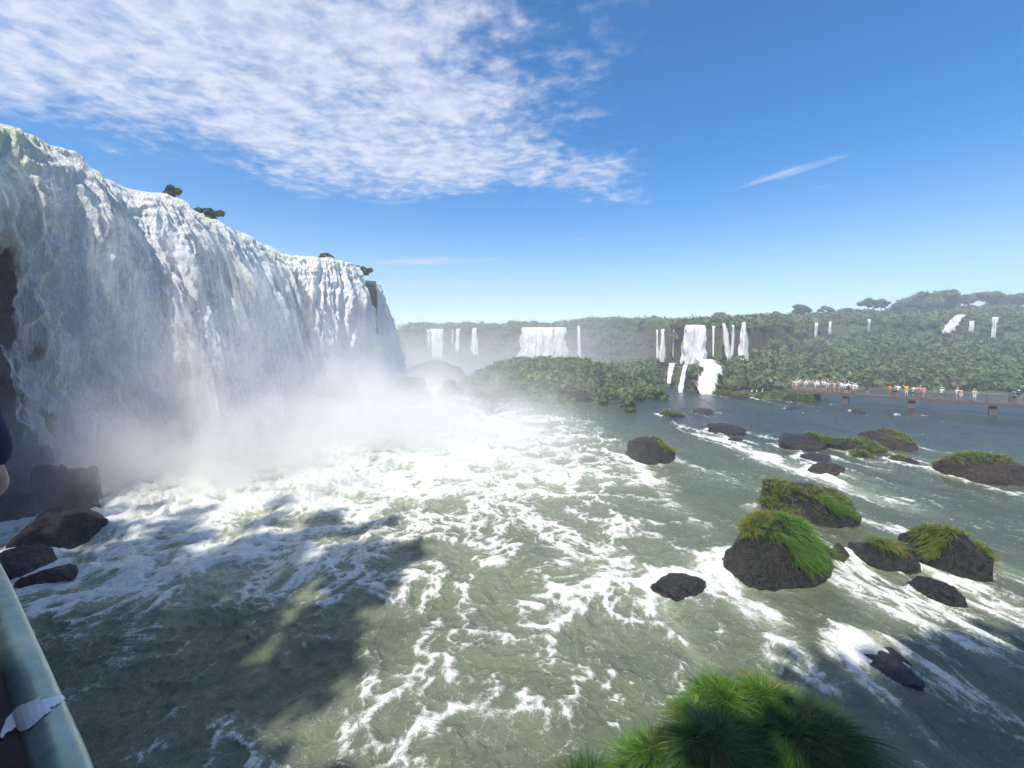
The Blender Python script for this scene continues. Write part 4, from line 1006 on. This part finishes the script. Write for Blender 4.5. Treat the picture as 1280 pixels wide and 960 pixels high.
# ------------------------------------------------------------------ viewing platform: handrail with a torn sticker, and the person beside it
M_RAIL = None
def rail_mat():
    m, t = mat_new('painted_rail'); p = t.obj()
    n = t.noise(p, 30, 6, .6); n2 = t.noise(p, 160, 3, .6)
    c = t.mix(t.ramp(n, .35, .7), (.20,.33,.28), (.33,.45,.39)); c = t.mix(t.ramp(n2, .68, .74), c, (.5,.5,.46))
    t.out(t.bsdf(c, .28, n2, .15, .002, Metallic=.35)); return m
def platform():
    e = empty('viewing_platform', (0, 0, 7.68)); tag(e, 'viewing platform with a curved pale green handrail and torn white sticker', 'platform')
    Z = 7.68
    pts = [(-2.6,1.62),(-1.9,1.36),(-1.45,1.13),(-1.19,.965),(-.91,.775),(-.68,.618),(-.50,.492),(-.36,.37),(-.26,.25),(-.20,.1),(-.19,-.1),(-.2,-.6),(-.2,-1.6)]
    # smooth it
    P = [Vector((x, y, 8.80-Z)) for x, y in pts]; fine = []
    for i in range(len(P)-1):
        a, b, c, d = P[max(i-1,0)], P[i], P[i+1], P[min(i+2, len(P)-1)]
        for k in range(8):
            s = k/8; fine.append(.5*((2*b)+(c-a)*s+(2*a-5*b+4*c-d)*s*s+(3*b-a-3*c+d)*s**3))
    fine.append(P[-1])
    fine = [q + Vector((-.008, -.012, -.032)) for q in fine]
    m = MB(); m.tube(fine, .024, 24); m.build('handrail', rail_mat(), e, True)
    # dark sheet under the handrail on the visitor's side, sloping inward
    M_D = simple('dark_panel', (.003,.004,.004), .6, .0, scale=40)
    V = []; Fc = []
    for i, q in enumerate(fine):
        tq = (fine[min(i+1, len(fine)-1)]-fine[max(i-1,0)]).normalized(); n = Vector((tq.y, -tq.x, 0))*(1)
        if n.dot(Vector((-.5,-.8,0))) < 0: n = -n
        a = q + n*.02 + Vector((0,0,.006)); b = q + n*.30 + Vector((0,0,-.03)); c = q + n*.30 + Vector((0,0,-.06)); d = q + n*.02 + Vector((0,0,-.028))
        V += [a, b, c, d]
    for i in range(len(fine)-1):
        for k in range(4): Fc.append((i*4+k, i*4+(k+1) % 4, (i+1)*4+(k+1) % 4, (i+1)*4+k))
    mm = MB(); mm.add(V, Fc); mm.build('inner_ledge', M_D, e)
    for i in (4, 24, 44, 64, 84):
        q = fine[min(i, len(fine)-1)]; m = MB(); m.tube([q-Vector((0,0,.03)), (q.x, q.y, -.1)], .022, 10); m.build('post', M_D, e, True)
    for zz in (.25, .5, .75):
        m = MB(); m.tube([(q.x, q.y, zz) for q in fine[::3]], .011, 8); m.build('rail', M_D, e, True)
    m = MB(); outl = [(q.x+.03, q.y+.04) for q in fine[::4]] + [(-.2, -4), (-6, -4), (-6, 2.6)]
    n = len(outl); m.add([(x, y, 0) for x, y in outl]+[(x, y, -.12) for x, y in outl], [tuple(range(n)), tuple(range(2*n-1, n-1, -1))]+[(i, i+n, (i+1) % n+n, (i+1) % n) for i in range(n)])
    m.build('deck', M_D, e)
    m = MB()
    for x, y in ((-1.2,-.6),(-5,-.6),(-5,-3.4),(-1.2,-3.4)): m.tube([(x,y,-.1),(x,y,-8.6)], .16, 12)
    m.build('support', M_CONC, e, True)
    # torn sticker lying over rail and ledge: follows the surface
    st = [(0,921),(8,900),(22,884),(40,877),(46,874),(52,872),(50,876),(62,873),(76,870),(82,873),(74,880),(68,884),(62,886),(64,890),(54,896),(46,905),(36,912),(28,914),(20,910),(16,914),(8,917),(3,925)]
    # find each outline point's spot on rail tube / ledge by ray marching
    from mathutils.bvhtree import BVHTree
    dg = bpy.context.evaluated_depsgraph_get()
    tv = []; tf = []
    for o in e.children:
        if o.name.split('.')[0] in ('handrail', 'inner_ledge'):
            n0 = len(tv); tv += [Vector(v.co)+Vector((0,0,Z)) for v in o.data.vertices]; tf += [tuple(i+n0 for i in p.vertices) for p in o.data.polygons]
    bv = BVHTree.FromPolygons(tv, tf)
    def inside(x, y):
        c = False; j = len(st)-1
        for i in range(len(st)):
            if (st[i][1] > y) != (st[j][1] > y) and x < (st[j][0]-st[i][0])*(y-st[i][1])/(st[j][1]-st[i][1])+st[i][0]: c = not c
            j = i
        return c
    G = {}; V = []; Fc = []
    cam0 = Vector((0,0,H0))
    def node(ix, iy):
        if (ix, iy) in G: return G[ix, iy]
        d = (at(ix, iy, Y=1.0)-cam0).normalized(); h = bv.ray_cast(cam0, d)
        if h[0] is None: G[ix, iy] = None
        else:
            nn = h[1] if h[1].dot(d) < 0 else -h[1]
            G[ix, iy] = len(V); V.append(h[0]+nn*.0016-Vector((0,0,Z)))
        return G[ix, iy]
    for ix in range(-2, 84):
        for iy in range(866, 928):
            if inside(ix+.5, iy+.5):
                q = [node(ix,iy), node(ix+1,iy), node(ix+1,iy+1), node(ix,iy+1)]
                if None not in q and max((V[a]-V[b]).length for a in q for b in q) < .03: Fc.append(tuple(q))
    mm = MB(); mm.add(V, Fc); so_ = mm.build('sticker', simple('sticker_paper', (.72,.76,.82), .6, var=.06, scale=30), e, True)
    so_['label'] = 'torn white sticker stuck across the handrail'
platform()
def near_person():
    # faces the fall (local -Y turned to world -X); the far arm is bent with its elbow pushed back
    s = 1.07; J = stick('photo', 1.0)
    J.update(elR=Vector((-.185,.085,1.215)), wrR=Vector((-.12,-.17,1.36)))
    J.update(elL=Vector((.26,-.1,1.18)), wrL=Vector((.08,-.34,1.42)))
    e = empty('person', (-1.175, .645, 7.72), R(-90)); e.scale = (s,)*3
    tag(e, 'person in dark navy t-shirt at the left edge, only sleeve and elbow showing', 'person')
    skin, t = mat_new('skin_near'); p = t.obj(); n = t.noise(p, 60, 5, .6); n2 = t.noise(p, 9, 3)
    c = t.mix(t.ramp(n, .3, .7), (.36,.19,.12), (.48,.28,.19)); c = t.mix(t.ramp(n2, .45, .7, 0, .4), c, (.45,.2,.14))
    t.out(t.bsdf(c, .5, n, .2, .002))
    navy, t = mat_new('navy_cloth'); p = t.obj(); n = t.noise(p, 14, 5, .6); w = t.noise(p, 300, 2)
    t.out(t.bsdf(t.mix(n, (.008,.014,.045), (.016,.026,.075)), .9, t.math('ADD', n, t.math('MULTIPLY', w, .1)), .5, .03))
    b = blob_mesh('body', body_caps(J, 1.0, True), .009, skin, e, 3)
    blob_mesh('shirt', shirt_caps(J, 1.0, .016, .66), .012, navy, e, 4)
    blob_mesh('trousers', short_caps(J, 1.0, .016, 1.0), .014, CL['jeans'], e, 3)
    blob_mesh('hair', hair_caps(J), .012, HAIRM, e, 2)
near_person()

# ------------------------------------------------------------------ grassy rock right below the platform
def near_rock():
    v, f = rock_shape((5.2, 3.6, 2.5), 71, 6, .8, .15, (0,0), .3)
    v[:, 2] = np.where(v[:, 2] < -1.5, -1.5, v[:, 2])
    o = mesh_np('grassy_rock', v, f, M_ROCK); o.location = (3.35, 6.8, .22)
    tag(o, 'rock buried under long green grass at the bottom edge, nearest the viewer', 'rock')
    ROCKS.append((3.45, 6.75, 2.4, 1.7, 1.0))
    nn = normals_of(v, f); rg = np.random.default_rng(77)
    T = [('round bright green tussock at the top left of the nearest grassy rock', (915, 862), 1.9, .26, .42, 4200),
         ('upright sunlit tussock beside the round one on the nearest rock', (962, 866), 1.9, .27, .5, 4600),
         ('big sunlit tussock with upright blades at the left of the nearest rock', (815, 925), 1.9, .45, .62, 7000),
         ('small bright tussock in the middle of the nearest grassy rock', (935, 915), 2.1, .25, .42, 3200),
         ('yellowish tussock between the big left tussock and the round one', (880, 890), 1.8, .3, .42, 3400),
         ('wide shade toned drooping grass at the right side of the nearest rock', (1020, 915), 1.8, .62, .75, 12000),
         ('shade toned grass hanging over the lower right front of the nearest rock', (1010, 965), 1.6, .6, .7, 9000),
         ('shade toned grass in the lower middle of the nearest rock', (900, 965), 1.9, .5, .6, 8000),
         ('sparse thin grass blades at the bottom left of the nearest rock', (745, 985), 1.3, .45, .5, 2600)]
    o2 = np.array(o.location)
    for i, (lab, (px, py), z, rad, L, cnt) in enumerate(T):
        c = np.array(at(px-14, py+2, z=z))
        ok = np.where(nn[:, 2] > -.1)[0]
        w = v+o2
        d = np.linalg.norm(w[ok]-c, axis=1); base = w[ok][np.argmin(d)]
        # tussock: blades from a small dome around c, roots reach the rock
        cnt = int(cnt*.62); ns = max(3, int(rad*22)); sa = rg.uniform(0, 6.28, ns); sq = rg.random(ns)**.5*rad
        sj = rg.integers(0, ns, cnt); ox = rg.normal(size=(cnt, 2))*.055
        qx = np.cos(sa[sj])*sq[sj]+ox[:,0]; qy = np.sin(sa[sj])*sq[sj]+ox[:,1]; a = np.arctan2(qy, qx); q = np.hypot(qx, qy)
        sh = rg.uniform(-.12, .22, ns)[sj]; sl_ = rg.uniform(.7, 1.25, ns)[sj]
        hh = (1-(q/rad)**2)
        r0 = np.stack([c[0]+np.cos(a)*q, c[1]+np.sin(a)*q*.9, np.full(cnt, c[2]) - .25 + .18*hh], 1)
        # settle on the rock surface where that is higher
        gx = np.round((w[ok][:, 0]-o2[0]+3)/.12).astype(int); gy = np.round((w[ok][:, 1]-o2[1]+3)/.12).astype(int)
        top = np.full((60, 60), -9.); np.maximum.at(top, (np.clip(gx,0,59), np.clip(gy,0,59)), w[ok][:, 2])
        ix = np.clip(np.round((r0[:,0]-o2[0]+3)/.12).astype(int), 0, 59); iy = np.clip(np.round((r0[:,1]-o2[1]+3)/.12).astype(int), 0, 59)
        tz = top[ix, iy]; r0[:, 2] = np.where(tz > -5, tz-.03+np.clip(.30*hh, 0, 1)+sh*.5, r0[:, 2])
        k2 = np.stack([np.cos(a)*q/rad, np.sin(a)*q/rad, .5+hh], 1); k2 /= np.linalg.norm(k2, axis=1)[:, None]
        rv = np.concatenate([ox/.09, np.zeros((cnt,1))], 1)
        V, Q, A = blades(r0, k2, L*sl_, .017, (0,0,0), .9 if i in (5,6,7) else .5, rg, 6, rv)
        V = V - np.array(o.location)
        g = mesh_np('grass_tussock', V, Q, M_GRSHADE if i not in (0,1,2,3,4) else M_GR, attrs=A); g.location = o.location  # sunlit tussocks keep plain green, the rest its shade-darkened copy
        tag(g, lab, 'grass', 'tussocks on the nearest rock')
near_rock()

# ------------------------------------------------------------------ unseen wooded height behind the viewer, shaped to cast the shadow on the near water
def shadow_bluff():
    nx, ny = 200, 40
    xs = np.linspace(-75, 90, nx)
    hx = np.array([-75,-60,-45,-37,-31,-28,-24,-19,-14,-9,-7.3,-6.5,-2.8,.2,12,30,60,90], float); hh = np.array([44,48,54,52,51,48,42,31,27,28.3,28.5,35,35.5,35,33,31,30,28], float)  # crest heights chosen to place the shadow on water, grass and handrail
    top = np.interp(xs, hx+.169*hh, hh)
    crest = top + fbm(xs/3.0, xs*0, 2.2, 4)*2.0; top = top*.80
    prof = [(0,0),(.25,-.8),(.5,-1.6),(.75,-2.4),(.9,-3.2),(1.0,-5.5)]
    pk = np.array([p[0] for p in prof]); py = np.array([p[1] for p in prof])
    s = np.linspace(0, 1, ny)
    S_, XX = np.meshgrid(s, xs, indexing='xy')
    Z = S_*top[:, None]*1.0 - 1; Yv = -5.2 + np.interp(S_, pk, py) + fbm(XX/4, Z/4, 5.5, 4)*1.6
    V = np.stack([XX, Yv, Z], -1)
    back = V[:, -1:, :].copy(); back[..., 1] -= 60
    V = np.concatenate([V, back], 1)
    o = mesh_np('shadow_bluff', V.reshape(-1,3), grid_faces(nx, ny+1), M_GROUND); tag(o, kind='structure')
    rg = np.random.default_rng(15); cen = []; rad = []
    for i in range(700):
        x = rg.uniform(-70, 60); k = rg.random(); tz = float(np.interp(x, xs, top));
        cen.append((x, -5.4+float(np.interp(k, pk, py)), k*tz)); rad.append(rg.uniform(.9, 2.0))
    for i in range(620):  # sparse clumps added along the crest for a broken shadow edge
        x = rg.uniform(-62, 40); k = rg.random()**1.3; a0 = float(np.interp(x, xs, top)); a1 = float(np.interp(x, xs, crest))
        if rg.random() > .35 + .5*(1-k) + .5*float(pn(x/2.5, k*2, 7.7)): continue
        cen.append((x, -10.5+rg.uniform(-1.5,1), a0-1+k*(a1-a0+1))); rad.append(rg.uniform(.6, 1.5))
    o = clump_mesh('shadow_scrub', cen, np.array(rad), 40, .3, M_LEAF, 16); tag(o, kind='stuff'); o['label'] = 'unseen scrub behind the viewer, with crest clumps added to break up the shadow'
shadow_bluff()

# ------------------------------------------------------------------ air: haze and spray
def haze():
    m, t = mat_new('haze_air')
    t.out(t('ShaderNodeVolumePrincipled', {'Color': (.86,.92,1,1), 'Density': .0017, 'Anisotropy': .1}).outputs[0], vol=True)
    b = MB(); b.box((160, 170, 25.5), (1200, 540, 65)); o = b.build('haze', m); tag(o, kind='stuff')
    # nothing crosses its faces except the ground sheets that run on beyond it
haze()
def spray(name, label, lo, hi, dens_fn, step=None):
    m, t = mat_new(name+'_air'); p = t.pos(); s = t('ShaderNodeSeparateXYZ', {0: p})
    d = dens_fn(t, p, s.outputs[0], s.outputs[1], s.outputs[2])
    t.out(t('ShaderNodeVolumePrincipled', {'Color': (1,.995,.98,1), 'Density': d, 'Anisotropy': .0}).outputs[0], vol=True)
    m.cycles.volume_step_rate = step or 1.0
    b = MB(); c = [(a+b_)/2 for a, b_ in zip(lo, hi)]; b.box(c, [b_-a for a, b_ in zip(lo, hi)]); o = b.build(name, m)
    tag(o, label, kind='stuff'); return o
def d_main(t, p, x, y, z):
    n = t.noise(t.map(p, (1,1,1.2)), .16, 3, .6, .4)
    # distance out from the foot of the fall
    foot = t.math('ADD', -28.5, t.ramp(y, 56, 70, 0, 6.5))
    dx = t.math('SUBTRACT', x, foot)
    e = t.math('POWER', 2.718, t.math('MULTIPLY', t.math('MAXIMUM', dx, 0.0), -.085))
    zz = t.math('POWER', 2.718, t.math('MULTIPLY', z, -.34))
    yy = t.math('MULTIPLY', t.ramp(y, 20, 33), t.ramp(y, 66, 46, .09, 1))
    k = t.math('MULTIPLY', t.math('MULTIPLY', e, zz), yy)
    d = t.math('MULTIPLY', k, t.ramp(n, .38, .64, .06, 1.5))
    d = t.math('MULTIPLY', d, t.math('MULTIPLY', t.ramp(x, 12, 0), t.ramp(z, 15.5, 11)))
    return t.math('MULTIPLY', d, 1.5)
spray('spray', 'white spray boiling up from the foot of the largest fall', (-32, 14, .2), (12, 112, 16), d_main, 1.2)
def d_far(t, p, x, y, z):
    n = t.noise(t.map(p, (1,1,1.2)), .05, 3, .6, .3)
    zz = t.math('POWER', 2.718, t.math('MULTIPLY', z, -.13))
    xx = t.math('MULTIPLY', t.ramp(x, 95, 10, .25, 1), t.ramp(y, 118, 135))
    return t.math('MULTIPLY', t.math('MULTIPLY', zz, t.math('MULTIPLY', xx, t.ramp(n, .3, .7, .4, 1.5))), .05)
spray('distant_mist', 'pale mist hanging in front of the far cliffs and falls', (-70, 112, .3), (110, 205, 22), d_far, 4)
